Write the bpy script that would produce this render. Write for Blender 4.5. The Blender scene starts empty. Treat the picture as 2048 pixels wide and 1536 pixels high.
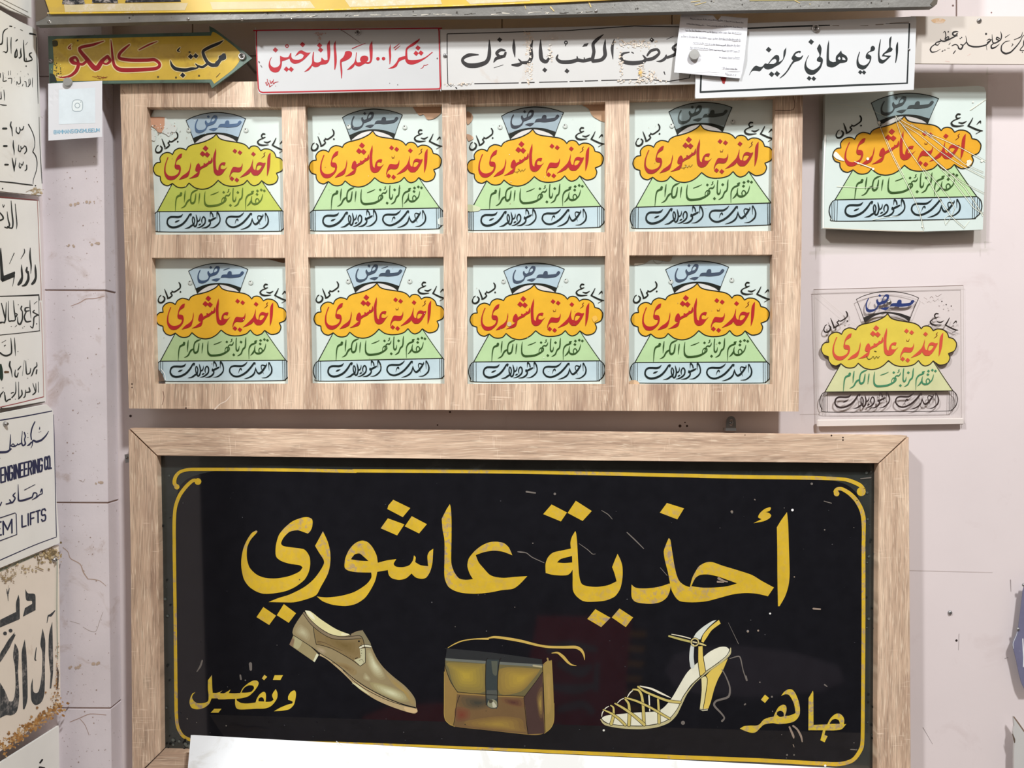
import bpy, bmesh, math, random
from mathutils import Vector, Matrix
from mathutils.geometry import tessellate_polygon

# ------------------------------------------------------------------ camera, world, lamps, exposure
D = 1.5                                   # camera distance from the wall (m); 1500 px focal length
scn = bpy.context.scene
COL = scn.collection
cam_d = bpy.data.cameras.new('camera'); cam = bpy.data.objects.new('camera', cam_d); COL.objects.link(cam)
cam.location = (0, -D, 0); cam.rotation_euler = (math.pi/2, 0, 0)
cam_d.sensor_fit = 'HORIZONTAL'; cam_d.sensor_width = 36.0; cam_d.lens = 36.0*1500/2048; cam_d.clip_start = 0.01
scn.camera = cam
w = bpy.data.worlds.new('room_light'); scn.world = w; w.use_nodes = True
wb = w.node_tree.nodes['Background']; wb.inputs[0].default_value = (1.0, 0.82, 0.70, 1); wb.inputs[1].default_value = 0.40
def area(name, loc, target, size, power, col):
    l = bpy.data.lights.new(name, 'AREA'); l.shape = 'DISK'; l.size = size; l.energy = power; l.color = col
    o = bpy.data.objects.new(name, l); COL.objects.link(o); o.location = loc
    o.rotation_euler = (Vector(target)-Vector(loc)).to_track_quat('-Z', 'Y').to_euler(); return o
area('ceiling_spot', (-2.1, -2.7, 2.9), (0, 0, -1.0), 0.32, 150, (0.975, 0.985, 1.0))
area('ceiling_spot', (1.6, -3.1, 4.15), (0.1, 0, -1.2), 0.46, 318, (0.975, 0.985, 1.0))
sl = bpy.data.lights.new('added_partition_fill', 'SPOT'); sl.energy = 300; sl.spot_size = math.radians(62); sl.spot_blend = 0.5; sl.shadow_soft_size = 0.05  # added lamp, brightens the partition signs so the black glass mirrors them
so = bpy.data.objects.new('added_partition_fill', sl); COL.objects.link(so); so.location = (0.35, -0.5, 2.2)
so.rotation_euler = (Vector((0.3, -1.95, -0.9))-Vector(so.location)).to_track_quat('-Z', 'Y').to_euler()
scn.view_settings.view_transform = 'Standard'; scn.view_settings.look = 'None'
scn.view_settings.exposure = 0.0; scn.view_settings.gamma = 1.0; scn.view_settings.use_curve_mapping = False
scn.cycles.max_bounces = 6; scn.cycles.transparent_max_bounces = 24

# ------------------------------------------------------------------ projection helpers
def P(x, y, d=0.0):
    """point seen at pixel x,y on the plane standing d metres proud of the main wall"""
    k = (D-d)/1500.0
    return Vector(((x-1024)*k, -d, (768-y)*k))
SA, SB = -0.892, -0.0296                  # the left return wall: X = SA + SB*Z
def S(x, y, off=0.0):
    u = (x-1024)/1500.0; v = (768-y)/1500.0
    t = (SA+off)/(u-SB*v)
    return Vector((u*t, t-D, v*t))
def plane(d): return lambda x, y, off=0.0: P(x, y, d+off)
def side(o0): return lambda x, y, off=0.0: S(x, y, o0+off)
def zoom(x0, y0, s): return lambda x, y: (x0+x/s, y0+y/s)
def lin(c):
    f = lambda v: (v/255/12.92 if v/255 <= 0.04045 else ((v/255+0.055)/1.055)**2.4)
    return (f(c[0]), f(c[1]), f(c[2]), 1.0)

# ------------------------------------------------------------------ materials
def nd(nt, t, **kw):
    n = nt.nodes.new(t)
    for k, v in kw.items():
        if k in n.inputs: n.inputs[k].default_value = v
        else: setattr(n, k, v)
    return n
def base_mat(name, rough=0.5, coat=0.0, metal=0.0, spec=0.5):
    m = bpy.data.materials.new(name); m.use_nodes = True; nt = m.node_tree
    b = nt.nodes['Principled BSDF']; b.inputs['Roughness'].default_value = rough
    b.inputs['Metallic'].default_value = metal; b.inputs['Specular IOR Level'].default_value = spec
    if coat: b.inputs['Coat Weight'].default_value = coat; b.inputs['Coat Roughness'].default_value = 0.03
    return m, nt, b
def pos(nt, scale=(1, 1, 1)):
    g = nd(nt, 'ShaderNodeNewGeometry'); mp = nd(nt, 'ShaderNodeMapping'); mp.inputs['Scale'].default_value = scale
    nt.links.new(g.outputs['Position'], mp.inputs['Vector']); return mp.outputs[0]
def noise(nt, vec, scale, detail=4, rough=0.6, dist=0.0):
    n = nd(nt, 'ShaderNodeTexNoise'); n.inputs['Scale'].default_value = scale; n.inputs['Detail'].default_value = detail
    n.inputs['Roughness'].default_value = rough; n.inputs['Distortion'].default_value = dist
    nt.links.new(vec, n.inputs['Vector']); return n.outputs['Fac']
def ramp(nt, fac, stops):
    r = nd(nt, 'ShaderNodeValToRGB'); e = r.color_ramp.elements
    while len(e) < len(stops): e.new(0.5)
    for i, (p, c) in enumerate(stops):
        e[i].position = p; e[i].color = c if len(c) == 4 else lin(c)
    nt.links.new(fac, r.inputs[0]); return r.outputs[0]
def mix(nt, fac, a, b, mode='MIX'):
    n = nd(nt, 'ShaderNodeMix', data_type='RGBA', blend_type=mode)
    for s, v in ((n.inputs[0], fac), (n.inputs[6], a), (n.inputs[7], b)):
        if isinstance(v, (int, float)): s.default_value = v
        elif isinstance(v, tuple): s.default_value = v if len(v) == 4 else lin(v)
        else: nt.links.new(v, s)
    return n.outputs[2]
BW = lambda a: (a, a, a, 1)
def bump(nt, b, h, strength=0.2, dist=0.002):
    n = nd(nt, 'ShaderNodeBump'); n.inputs['Strength'].default_value = strength; n.inputs['Distance'].default_value = dist
    nt.links.new(h, n.inputs['Height']); nt.links.new(n.outputs[0], b.inputs['Normal'])
def m_paint(name, rough=0.45, coat=0.0, wear=None, amt=0.0, vary=0.12, wscale=60, spec=0.22):
    m, nt, b = base_mat(name, rough, coat, spec=spec)
    a = nd(nt, 'ShaderNodeAttribute', attribute_name='Col')
    v = ramp(nt, noise(nt, pos(nt), 35, 5), [(0.3, BW(1-vary)), (0.7, BW(1.0))])
    c = mix(nt, 1.0, a.outputs[0], v, 'MULTIPLY')
    if wear:
        f = ramp(nt, noise(nt, pos(nt), wscale, 6, 0.7), [(0.5-0.02, BW(0)), (0.62, BW(amt))])
        g = ramp(nt, noise(nt, pos(nt), 5.5, 2, 0.5), [(0.46, BW(0.15)), (0.58, BW(1))])
        c = mix(nt, mix(nt, 1.0, f, g, 'MULTIPLY'), c, wear)
    nt.links.new(c, b.inputs['Base Color']); return m
def m_plain(name, col, rough=0.5, coat=0.0, metal=0.0, vary=0.1, vscale=8, stain=None, sscale=6, sthr=0.62, samt=0.6, bmp=0.0, speck=None):
    m, nt, b = base_mat(name, rough, coat, metal)
    v = ramp(nt, noise(nt, pos(nt), vscale, 5), [(0.3, BW(1-vary)), (0.7, BW(1.0))])
    c = mix(nt, 1.0, lin(col), v, 'MULTIPLY')
    if stain:
        f = ramp(nt, noise(nt, pos(nt), sscale, 7, 0.65, 0.6), [(sthr, BW(0)), (min(1, sthr+0.13), BW(samt))])
        c = mix(nt, f, c, stain)
    if speck:
        f = ramp(nt, noise(nt, pos(nt), 190, 2, 0.5), [(0.70, BW(0)), (0.76, BW(0.8))])
        c = mix(nt, f, c, speck)
    nt.links.new(c, b.inputs['Base Color'])
    if bmp: bump(nt, b, noise(nt, pos(nt), 90, 5), bmp)
    return m
def m_wood(name, along, tone=1.0):
    """limed oak laminate; along = 0 grain runs sideways, 2 grain runs upwards"""
    m, nt, b = base_mat(name, 0.5)
    def sc(a, c): v = [c, 1.0, c]; v[along] = a; return tuple(v)
    warp = noise(nt, pos(nt, sc(1.2, 6)), 1.6, 3)
    g = nd(nt, 'ShaderNodeNewGeometry'); add = nd(nt, 'ShaderNodeVectorMath', operation='MULTIPLY_ADD')
    off = [0.030, 0, 0.030]; off[along] = 0.25
    nt.links.new(warp, add.inputs[0]); add.inputs[1].default_value = off; nt.links.new(g.outputs['Position'], add.inputs[2])
    def st(scale):
        mp = nd(nt, 'ShaderNodeMapping'); mp.inputs['Scale'].default_value = scale; nt.links.new(add.outputs[0], mp.inputs['Vector']); return mp.outputs[0]
    T = lambda c: tuple(v*tone for v in c)
    c = ramp(nt, noise(nt, st(sc(2.2, 34)), 1.0, 4, 0.6), [(0.28, T((146, 120, 100))), (0.5, T((184, 159, 136))), (0.72, T((208, 185, 160)))])
    f1 = ramp(nt, noise(nt, st(sc(16, 380)), 1.0, 3, 0.65), [(0.34, BW(0.70)), (0.5, BW(1.0)), (0.66, BW(1.16))])
    c = mix(nt, 1.0, c, f1, 'MULTIPLY')
    f3 = ramp(nt, noise(nt, st(sc(26, 520)), 1.0, 2, 0.5), [(0.56, BW(0)), (0.68, BW(0.55))])
    c = mix(nt, f3, c, T((230, 213, 188)))
    knot = ramp(nt, noise(nt, st(sc(4.0, 11)), 1.0, 3, 0.5), [(0.62, BW(0)), (0.74, BW(0.55))])
    c = mix(nt, knot, c, T((138, 110, 94)))
    cross = ramp(nt, noise(nt, pos(nt, sc(330, 22)), 1.0, 2, 0.5), [(0.60, BW(0)), (0.70, BW(0.7))])
    patch = ramp(nt, noise(nt, pos(nt, sc(14, 9)), 1.0, 2, 0.5), [(0.56, BW(0)), (0.62, BW(1))])
    c = mix(nt, mix(nt, 1.0, cross, patch, 'MULTIPLY'), c, T((222, 202, 180)))
    nt.links.new(c, b.inputs['Base Color'])
    bump(nt, b, noise(nt, st(sc(16, 380)), 1.0, 3, 0.65), 0.25, 0.0006)
    return m
def m_clear(name, tint=(0.93, 0.95, 0.93), rough=0.02):
    m = bpy.data.materials.new(name); m.use_nodes = True; nt = m.node_tree; nt.nodes.clear()
    o = nd(nt, 'ShaderNodeOutputMaterial'); t = nd(nt, 'ShaderNodeBsdfTransparent'); t.inputs[0].default_value = (*tint, 1)
    g = nd(nt, 'ShaderNodeBsdfGlossy'); g.inputs['Roughness'].default_value = rough
    fr = nd(nt, 'ShaderNodeFresnel'); fr.inputs[0].default_value = 1.45; mx = nd(nt, 'ShaderNodeMixShader')
    ge = nd(nt, 'ShaderNodeNewGeometry'); sb = nd(nt, 'ShaderNodeMath', operation='SUBTRACT'); sb.inputs[0].default_value = 1.0; nt.links.new(ge.outputs['Backfacing'], sb.inputs[1])
    mu = nd(nt, 'ShaderNodeMath', operation='MULTIPLY'); nt.links.new(fr.outputs[0], mu.inputs[0]); nt.links.new(sb.outputs[0], mu.inputs[1])
    nt.links.new(mu.outputs[0], mx.inputs[0]); nt.links.new(t.outputs[0], mx.inputs[1]); nt.links.new(g.outputs[0], mx.inputs[2])
    nt.links.new(mx.outputs[0], o.inputs[0]); return m

# ------------------------------------------------------------------ paths
def parse(s, n=2):
    """'x,y x,y! ...' -> [((x,y[,w]), corner)]"""
    out = []
    for t in s.split():
        c = t.endswith('!'); t = t.rstrip('!'); out.append((tuple(float(v) for v in t.split(',')), c))
    return out
def cr(p0, p1, p2, p3, t):
    # centripetal-like cardinal spline with limited tangents
    r = []
    for a, b, c, d in zip(p0, p1, p2, p3):
        m1 = (c-a)*0.42; m2 = (d-b)*0.42; t2 = t*t; t3 = t2*t
        r.append((2*t3-3*t2+1)*b+(t3-2*t2+t)*m1+(-2*t3+3*t2)*c+(t3-t2)*m2)
    return tuple(r)
def spline(pts, closed, n=4):
    L = len(pts); out = []
    rng = range(L if closed else L-1)
    for i in rng:
        (p1, c1), (p2, c2) = pts[i], pts[(i+1) % L]
        if c1 and c2: out.append(p1); continue
        if closed: p0, p3 = pts[(i-1) % L][0], pts[(i+2) % L][0]
        else: p0, p3 = pts[max(0, i-1)][0], pts[min(L-1, i+2)][0]
        if c1: p0 = p1
        if c2: p3 = p2
        for k in range(n): out.append(cr(p0, p1, p2, p3, k/n))
    if not closed: out.append(pts[-1][0])
    return out
EPS = 0.0002
class Art:
    """flat painted shapes laid on a surface, one colour per shape, each level a hair in front of the last"""
    def __init__(s, mp, z=lambda x, y: (x, y), base=1):
        s.bm = bmesh.new(); s.lay = s.bm.loops.layers.float_color.new('Col'); s.mp = mp; s.z = z; s.lv = base; s.base = base; s.n = 0; s.dz = 0.0; s.wm = 1.0
    def v(s, x, y):
        a, b = s.z(x, y); return s.bm.verts.new(s.mp(a, b, s.base*EPS+s.n*3e-6+s.dz))
    def face(s, vs, c):
        try: f = s.bm.faces.new(vs)
        except ValueError: return
        for l in f.loops: l[s.lay] = c
    def fill(s, path, col, n=4):
        c = lin(col)
        for shape in path.split(';'):
            s.n += 1; s.dz = 0.0
            loops = [spline(parse(q), True, n) for q in shape.split('/') if q.strip()]
            if not loops: continue
            tri = tessellate_polygon([[Vector((x, y, 0)) for x, y in lp] for lp in loops])
            vs = [s.v(x, y) for lp in loops for x, y in lp]
            for t in tri: s.face([vs[i] for i in t], c)
        return s
    def rib(s, path, col, w=1.0, add=0.0, n=4, cap=True):
        c = lin(col)
        for shape in path.split(';'):
            pts = parse(shape); s.n += 1; s.dz = 0.0
            if not pts: continue
            pts = [((p+(6.0,)) if len(p) == 2 else p, k) for p, k in pts]
            if len(pts) == 1: s.disc(pts[0][0][0], pts[0][0][1], pts[0][0][2]*w/2+add/2, col); continue
            q = spline(pts, False, n); prev = None
            for i, (x, y, ww) in enumerate(q):
                a = q[max(0, i-1)]; b = q[min(len(q)-1, i+1)]
                dx, dy = b[0]-a[0], b[1]-a[1]; l = math.hypot(dx, dy) or 1; h = max(0.3, (ww*w*s.wm+add)/2)
                nx, ny = -dy/l*h, dx/l*h
                s.dz = i*2.5e-7
                L, R = s.v(x+nx, y+ny), s.v(x-nx, y-ny)
                if prev: s.face([prev[0], prev[1], R, L], c)
                if cap and i in (0, len(q)-1):
                    sg = -1 if i == 0 else 1; ux, uy = dx/l*h*sg, dy/l*h*sg
                    arc = [L]+[s.v(x+nx*math.cos(t)+ux*math.sin(t), y+ny*math.cos(t)+uy*math.sin(t)) for t in (0.6, 1.2, 1.9, 2.5)]+[R]
                    s.face(arc, c)
                prev = (L, R)
        return s
    def disc(s, x, y, r, col, n=14):
        s.n += 1; s.dz = 0.0; c = lin(col); s.face([s.v(x+r*math.cos(6.2832*k/n), y+r*math.sin(6.2832*k/n)) for k in range(n)], c); return s
    def specks(s, cx, cy, rx, ry, n, cols, r0=1.0, r1=4.0, seed=1):
        rr = random.Random(seed)
        for _ in range(n):
            x, y, r = rr.gauss(cx, rx), rr.gauss(cy, ry), rr.uniform(r0, r1); k = 7
            s.n += 1; s.dz = 0; c = lin(rr.choice(cols))
            s.face([s.v(x+r*rr.uniform(0.5, 1.5)*math.cos(6.2832*j/k), y+r*rr.uniform(0.5, 1.3)*math.sin(6.2832*j/k)) for j in range(k)], c)
        return s
    def ring(s, x, y, r, wd, col):
        pts = ' '.join(f'{x+r*math.cos(6.2832*k/12):.1f},{y+r*math.sin(6.2832*k/12):.1f},{wd}' for k in range(13))
        return s.rib(pts, col, cap=False, n=2)
    def dia(s, pts, r, col, k=1.0):
        for x, y in pts:
            s.fill(f'{x-r*0.1},{y-r}! {x+r},{y-r*0.05}! {x+r*0.1},{y+r}! {x-r},{y+r*0.05}!', col)
        return s
    def __enter__(s): return s

# ------------------------------------------------------------------ objects
def empty(name, loc): 
    o = bpy.data.objects.new(name, None); o.empty_display_size = 0.05; COL.objects.link(o); o.location = loc; return o
def thing(name, loc, label, cat, group=None):
    o = empty(name, loc); o['label'] = label; o['category'] = cat
    if group: o['group'] = group
    return o
def obj(name, bm, mat, parent=None, label=None, kind=None):
    if isinstance(bm, Art): bm = bm.bm
    me = bpy.data.meshes.new(name)
    bmesh.ops.recalc_face_normals(bm, faces=[f for f in bm.faces]) if False else None
    bm.to_mesh(me); bm.free(); me.materials.append(mat)
    o = bpy.data.objects.new(name, me); COL.objects.link(o)
    if parent:
        o.parent = parent; L = Vector((0, 0, 0)); q = parent
        while q: L += q.location; q = q.parent
        me.transform(Matrix.Translation(-L))
    if label: o['label'] = label
    if kind or name in ('chip_and_fleck', 'scuff', 'stain', 'crack', 'wall_mark', 'stone_vein', 'typed_lines', 'peel_and_gap_patch', 'rust_patch', 'nail_hole', 'surface_mark', 'worn_edge', 'pale_streak'): o['kind'] = kind or 'stuff'
    return o
def slab(loops, mp, front, back, bm=None, n=4, bev=0.0):
    """thick plate from outlines in pixels (first outer, the rest holes); front/back are offsets handed to mp.
       The back outline sits straight behind the front one."""
    bm = bm or bmesh.new()
    if isinstance(loops, str): loops = [spline(parse(q), True, n) for q in loops.split('/')]
    pts = [[mp(x, y, front) for x, y in lp] for lp in loops]
    dirv = Vector((0, -1, 0)) if abs(pts[0][0].y-pts[0][len(pts[0])//2].y) < 1e-5 and abs(pts[0][0].y-pts[0][1].y) < 1e-5 else Vector((1, 0, -SB)).normalized()
    bk = [[p-dirv*(front-back) for p in lp] for lp in pts]
    tri = tessellate_polygon([[Vector((x, y, 0)) for x, y in lp] for lp in loops])
    F = [bm.verts.new(p) for lp in pts for p in lp]; B = [bm.verts.new(p) for lp in bk for p in lp]
    for t in tri: 
        try: bm.faces.new([F[i] for i in t]); bm.faces.new([B[i] for i in reversed(t)])
        except ValueError: pass
    k = 0
    for lp in loops:
        m = len(lp)
        for i in range(m):
            a, b = k+i, k+(i+1) % m
            bm.faces.new([F[a], F[b], B[b], B[a]])
        k += m
    bmesh.ops.recalc_face_normals(bm, faces=bm.faces)
    return bm
def sharp(bm): return [e for e in bm.edges if len(e.link_faces) == 2 and e.calc_face_angle(0) > 0.4]
def screw(parent, mp, x, y, r, base, col_mat, name='screw', depth=0.004, mplen=0.0, ring=False, sd=False):
    """pan-head screw with a cross recess; head on the surface, shank running back mplen"""
    bm = bmesh.new(); c = mp(x, y, 0.0)
    dirv = Vector((1, 0, -SB)).normalized() if sd else Vector((0, -1, 0))
    up = Vector((0, 0, 1)); rt = dirv.cross(up).normalized()
    R = r/1500*(D+c.y)
    prof = [(0.0, 1.0), (0.55, 0.93), (0.85, 0.6), (1.0, 0.15), (1.0, 0.0), (0.35, 0.0)]
    if ring: prof = [(0.0, 0.75), (0.42, 0.75), (0.5, 0.45), (0.62, 0.45), (0.7, 0.9), (0.9, 0.8), (1.0, 0.2), (1.0, 0.0), (0.35, 0.0)]
    if mplen: prof += [(0.35, -mplen/depth)]
    N = 20; rings = []
    for rr, h in prof:
        if rr == 0: rings.append([bm.verts.new(c+dirv*h*depth)]); continue
        rings.append([bm.verts.new(c+dirv*(h*depth)+(rt*math.cos(6.2832*k/N)+up*math.sin(6.2832*k/N))*R*rr) for k in range(N)])
    for a, b in zip(rings, rings[1:]):
        for k in range(N):
            k2 = (k+1) % N
            if len(a) == 1: bm.faces.new([a[0], b[k], b[k2]])
            else: bm.faces.new([a[k], b[k], b[k2], a[k2]])
    bm2 = bmesh.ops.recalc_face_normals(bm, faces=bm.faces)
    o = obj(name, bm, col_mat, parent)
    for p in o.data.polygons: p.use_smooth = True
    b3 = bmesh.new(); t = depth*1.02
    for w1, h1 in ((0.42, 0.09), (0.09, 0.42)):
        vs = [b3.verts.new(c+dirv*t+rt*(sx*w1*R)+up*(sy*h1*R)) for sx, sy in ((-1, -1), (1, -1), (1, 1), (-1, 1))]
        b3.faces.new(vs)
    obj('cross_recess', b3, M['recess'], o)
    return o
# ------------------------------------------------------------------ shared materials
M = {}
M['wall'] = m_plain('wall_paint', (213, 203, 202), 0.55, vary=0.05, vscale=4, stain=(196, 182, 180), sscale=9, sthr=0.6, samt=0.5, bmp=0.05)
M['stone'] = m_plain('stone_tile', (220, 212, 215), 0.4, vary=0.12, vscale=7, stain=(181, 163, 155), sscale=13, sthr=0.60, samt=0.8, bmp=0.12, speck=(150, 130, 122))
M['joint'] = m_plain('tile_joint', (176, 152, 138), 0.9)
M['woodV'] = m_wood('oak_grain_up', 2, 1.06)
M['woodH'] = m_wood('oak_grain_across', 0, 1.06)
M['glass_white'] = m_plain('painted_glass_white', (202, 215, 209), 0.35, 0.7, vary=0.07, vscale=10)
M['glass_old'] = m_plain('aged_painted_glass', (202, 214, 207), 0.35, 0.7, vary=0.07, vscale=10, stain=(158, 128, 100), sscale=7, sthr=0.72, samt=0.5)
M['paint'] = m_paint('sign_paint', 0.5, 0.0, vary=0.10)
M['paint_matt'] = m_paint('matt_paint', 0.6, 0.0, vary=0.10)
M['paint_worn'] = m_paint('worn_sign_paint', 0.6, 0.0, wear=(214, 206, 198), amt=0.55, wscale=120)
M['gold'] = m_paint('gold_paint', 0.5, 0.0, wear=(150, 132, 120), amt=0.95, vary=0.16, wscale=110)
M['black_glass'] = m_plain('black_painted_glass', (30, 30, 34), 0.3, 0.35, vary=0.25, vscale=14)
M['black_glass_p'] = m_paint('black_glass_paint', 0.05, 0.0, vary=0.25)
M['black_glass_p'].node_tree.nodes['Principled BSDF'].inputs['Specular IOR Level'].default_value = 0.5
M['black_edge'] = m_plain('faded_black_border', (50, 54, 51), 0.35, 0.3, vary=0.35, vscale=22, stain=(78, 84, 80), sscale=20, sthr=0.60, samt=0.6)
M['metal'] = m_plain('steel', (170, 168, 165), 0.3, metal=0.9)
M['dull_metal'] = m_plain('dull_steel', (150, 150, 150), 0.45, metal=0.7)
M['recess'] = m_plain('screw_recess', (40, 38, 36), 0.8)
M['magnet'] = m_plain('grey_magnet', (150, 150, 146), 0.45, vary=0.06)
M['paper'] = m_plain('white_paper', (222, 224, 228), 0.6, vary=0.03)
M['white_sign'] = m_plain('white_enamel', (192, 192, 189), 0.4, 0.2, vary=0.06, vscale=9, stain=(176, 152, 128), sscale=8, sthr=0.63, samt=0.7)
M['clean_sign'] = m_plain('white_acrylic', (206, 209, 210), 0.3, 0.3, vary=0.05, vscale=7)
M['red_sign'] = m_plain('white_plate', (186, 188, 188), 0.35, 0.3, vary=0.07, vscale=8, stain=(180, 160, 150), sscale=9, sthr=0.7, samt=0.4)
M['cream_sign'] = m_plain('cream_plate', (202, 194, 184), 0.4, 0.3, vary=0.06, vscale=6, stain=(210, 190, 165), sscale=5, sthr=0.55, samt=0.5)
M['side_sign'] = m_plain('off_white_plate', (234, 235, 229), 0.45, vary=0.07, vscale=9, stain=(188, 180, 165), sscale=8, sthr=0.62, samt=0.5)
M['rusty_sign'] = m_plain('rust_stained_plate', (234, 224, 208), 0.5, vary=0.08, vscale=9, stain=(150, 112, 62), sscale=7, sthr=0.60, samt=0.9)
M['yellow_tin'] = m_plain('yellow_enamel_tin', (204, 172, 62), 0.4, 0.3, vary=0.16, vscale=12, stain=(150, 118, 50), sscale=24, sthr=0.62, samt=0.7)
M['green_tin'] = m_plain('green_edge_paint', (84, 110, 96), 0.45, vary=0.3, vscale=20, stain=(52, 56, 50), sscale=14, sthr=0.52, samt=0.9)
M['bigyellow'] = m_plain('yellow_sign_face', (204, 172, 66), 0.4, vary=0.2, vscale=14, stain=(176, 150, 80), sscale=20, sthr=0.55, samt=0.6)
M['alu'] = m_plain('scuffed_grey_channel', (118, 117, 112), 0.45, vary=0.25, vscale=30, metal=0.2, stain=(190, 186, 172), sscale=45, sthr=0.70, samt=0.8, bmp=0.3)
M['clear'] = m_clear('clear_acrylic', (0.94, 0.95, 0.93))
M['milky'] = m_plain('milky_acrylic_edge', (212, 203, 197), 0.3, 0.4, vary=0.06)
M['clear2'] = m_clear('clear_glass', (0.988, 0.988, 0.982))
M['crack'] = m_plain('crack_edge', (235, 238, 232), 0.2, vary=0.1)
M['yellow_field'] = m_paint('yellow_tin_paint', 0.4, 0.3, wear=(150, 120, 52), amt=0.55, vary=0.2, wscale=70)
M['blue_tin'] = m_plain('blue_grey_tin', (112, 112, 138), 0.4, vary=0.2, vscale=15, stain=(205, 210, 215), sscale=14, sthr=0.62, samt=0.7)
M['whiteboard'] = m_plain('chalky_white_board', (220, 224, 226), 0.5, vary=0.07, vscale=14, stain=(190, 190, 184), sscale=12, sthr=0.5, samt=0.8)

W0 = plane(0.0)
def quad(a): return [tuple(map(float, t.split(','))) for t in a.split()]
def sroot(name, loc=(0, 0, 0)):
    o = empty(name, loc); o['kind'] = 'structure'; return o

# ------------------------------------------------------------------ the room: back wall, left return wall, stone pilaster
wr = sroot('wall_back', (0.3, 0, 0))
bm = bmesh.new()
for x0, x1, z0, z1 in ((-1.0, 2.6, -1.9, 0.655),):
    bmesh.ops.create_cube(bm, size=1, matrix=Matrix.Translation(((x0+x1)/2, 0.05, (z0+z1)/2)) @ Matrix.Diagonal((x1-x0, 0.1, z1-z0, 1)))
obj('wall_panel', bm, M['wall'], wr)
bm = bmesh.new(); bmesh.ops.create_cube(bm, size=1, matrix=Matrix.Translation((0.8, 0.054, 1.22)) @ Matrix.Diagonal((3.6, 0.1, 1.15, 1)))
obj('mortar', bm, M['joint'], wr)
edges = [-1.0, -0.639, -0.02, 0.32, 0.889, 1.5, 2.1, 2.6]
for r, (z0, z1) in enumerate(((0.6565, 1.2), (1.202, 1.8))):
    for x0, x1 in zip(edges, edges[1:]):
        g = 0.0012
        bm = bmesh.new(); bmesh.ops.create_cube(bm, size=1, matrix=Matrix.Translation(((x0+x1)/2, 0.05, (z0+z1)/2)) @ Matrix.Diagonal((x1-x0-2*g, 0.1, z1-z0-2*g, 1)))
        bmesh.ops.bevel(bm, geom=bm.edges[:], offset=0.0006, segments=1, affect='EDGES')
        obj('stone_tile', bm, M['wall'], wr)
# small marks, drill holes and a faint seam on the wall (in the paint)
a = Art(W0)
a.rib('1640,824,1.2 1690,824,0.8; 1820,1141,1.6 1900,1143,1.6 1985,1145,0.8; 1600,829,1 1640,828,1', (190, 178, 174))
a.rib('2021,1160,2 2022,1183,1; 1918,1268,1 1917,1300,0.8; 1846,1455,1 1865,1488,0.6; 2010,1317,1.5 2016,1315,1', (150, 140, 138))
a.disc(1913, 1281, 2.4, (45, 38, 36)); a.disc(261, 832, 2.6, (60, 46, 42)); a.disc(900, 824, 2, (60, 46, 42)); a.disc(1360, 852, 3.0, (70, 54, 48)); a.disc(1374, 852, 2.2, (70, 54, 48))
a.disc(1906, 11, 2.0, (120, 95, 90)); a.disc(1983, 25, 1.5, (130, 100, 95)); a.disc(1370, 845, 1.5, (70, 54, 48)); a.disc(875, 850, 1.6, (90, 74, 68))
obj('wall_mark', a, M['paint_matt'], wr)

wl = sroot('wall_left', (-0.95, -0.7, 0))
bm = bmesh.new()
vs = []
for z in (-1.9, 1.8):
    X = SA-0.012+SB*z
    vs.append([bm.verts.new((X, 0.0, z)), bm.verts.new((X, -0.72, z)), bm.verts.new((X-0.12, -0.72, z)), bm.verts.new((X-0.12, 0.0, z))])
for k in range(4): bm.faces.new([vs[0][k], vs[0][(k+1) % 4], vs[1][(k+1) % 4], vs[1][k]])
bm.faces.new(vs[0]); bm.faces.new(vs[1]); bmesh.ops.recalc_face_normals(bm, faces=bm.faces)
obj('wall_panel', bm, M['wall'], wl)

pl = sroot('trim_1', (-0.85, -0.02, 0)); pl['label'] = 'pink grey stone pilaster in the corner left of the wooden boards'
ys = [-260, -60, 153, 580, 1005, 1416, 1640, 1900]; PD = 0.040
for y0, y1 in zip(ys, ys[1:]):
    ex = lambda y: 202.8+0.0131*y
    k = (D-PD)/D
    p = [(40, y0+1.0), (ex(y0), y0+1.0+(1.5 if y0 > 500 else 0)), (ex(y1), y1-0.6), (40, y1-1.0)]
    bm = slab([p], plane(PD), 0.0, -PD)
    bmesh.ops.bevel(bm, geom=sharp(bm), offset=0.0008, segments=2, affect='EDGES')
    obj('stone_block', bm, M['stone'], pl)
bm = slab([[(40, -260), (199.0, -260), (226, 1900), (40, 1900)]], plane(PD), -0.0025, -PD+0.0005)
obj('mortar', bm, M['joint'], pl)
# veins and pits in the stone
a = Art(plane(PD))
a.rib('126,1095,1.6 136,1104,1.6 141,1117,1.8 160,1128,2 167,1145,2.4 176,1158,2; 176,1158,1.6 188,1159,1.6 200,1162,1.4 212,1172,1', (178, 156, 142), 1.0)
a.rib('142,612,1.2 160,605,1.6 172,598,1.8 190,597,1.6 209,592,1.4; 140,1444,1.4 160,1436,1.6 180,1428,1.6 212,1430,1.4; 160,1438,1.2 170,1450,1.2 178,1470,1', (176, 150, 138), 1.0)
a.rib('166,1254,1 180,1262,1 192,1262,1 200,1240,1 206,1224,0.8; 140,1242,0.8 160,1248,0.8; 158,960,1 166,964,1 170,958,1', (180, 165, 158))
rnd = random.Random(4)
for _ in range(70):
    y = rnd.uniform(300, 1536); x = rnd.uniform(128, 200); a.disc(x, y, rnd.uniform(0.6, 1.7), (166, 146, 138), 6)
for x0, y0 in ((150, 409), (180, 405), (142, 490), (188, 487), (195, 967), (150, 1333), (190, 1327)):
    for k in range(5): a.disc(x0+rnd.uniform(-11, 11), y0+rnd.uniform(-3, 3), rnd.uniform(1.0, 3.4), (186, 166, 148), 7)
obj('stone_vein', a, M['paint_matt'], pl)
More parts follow.
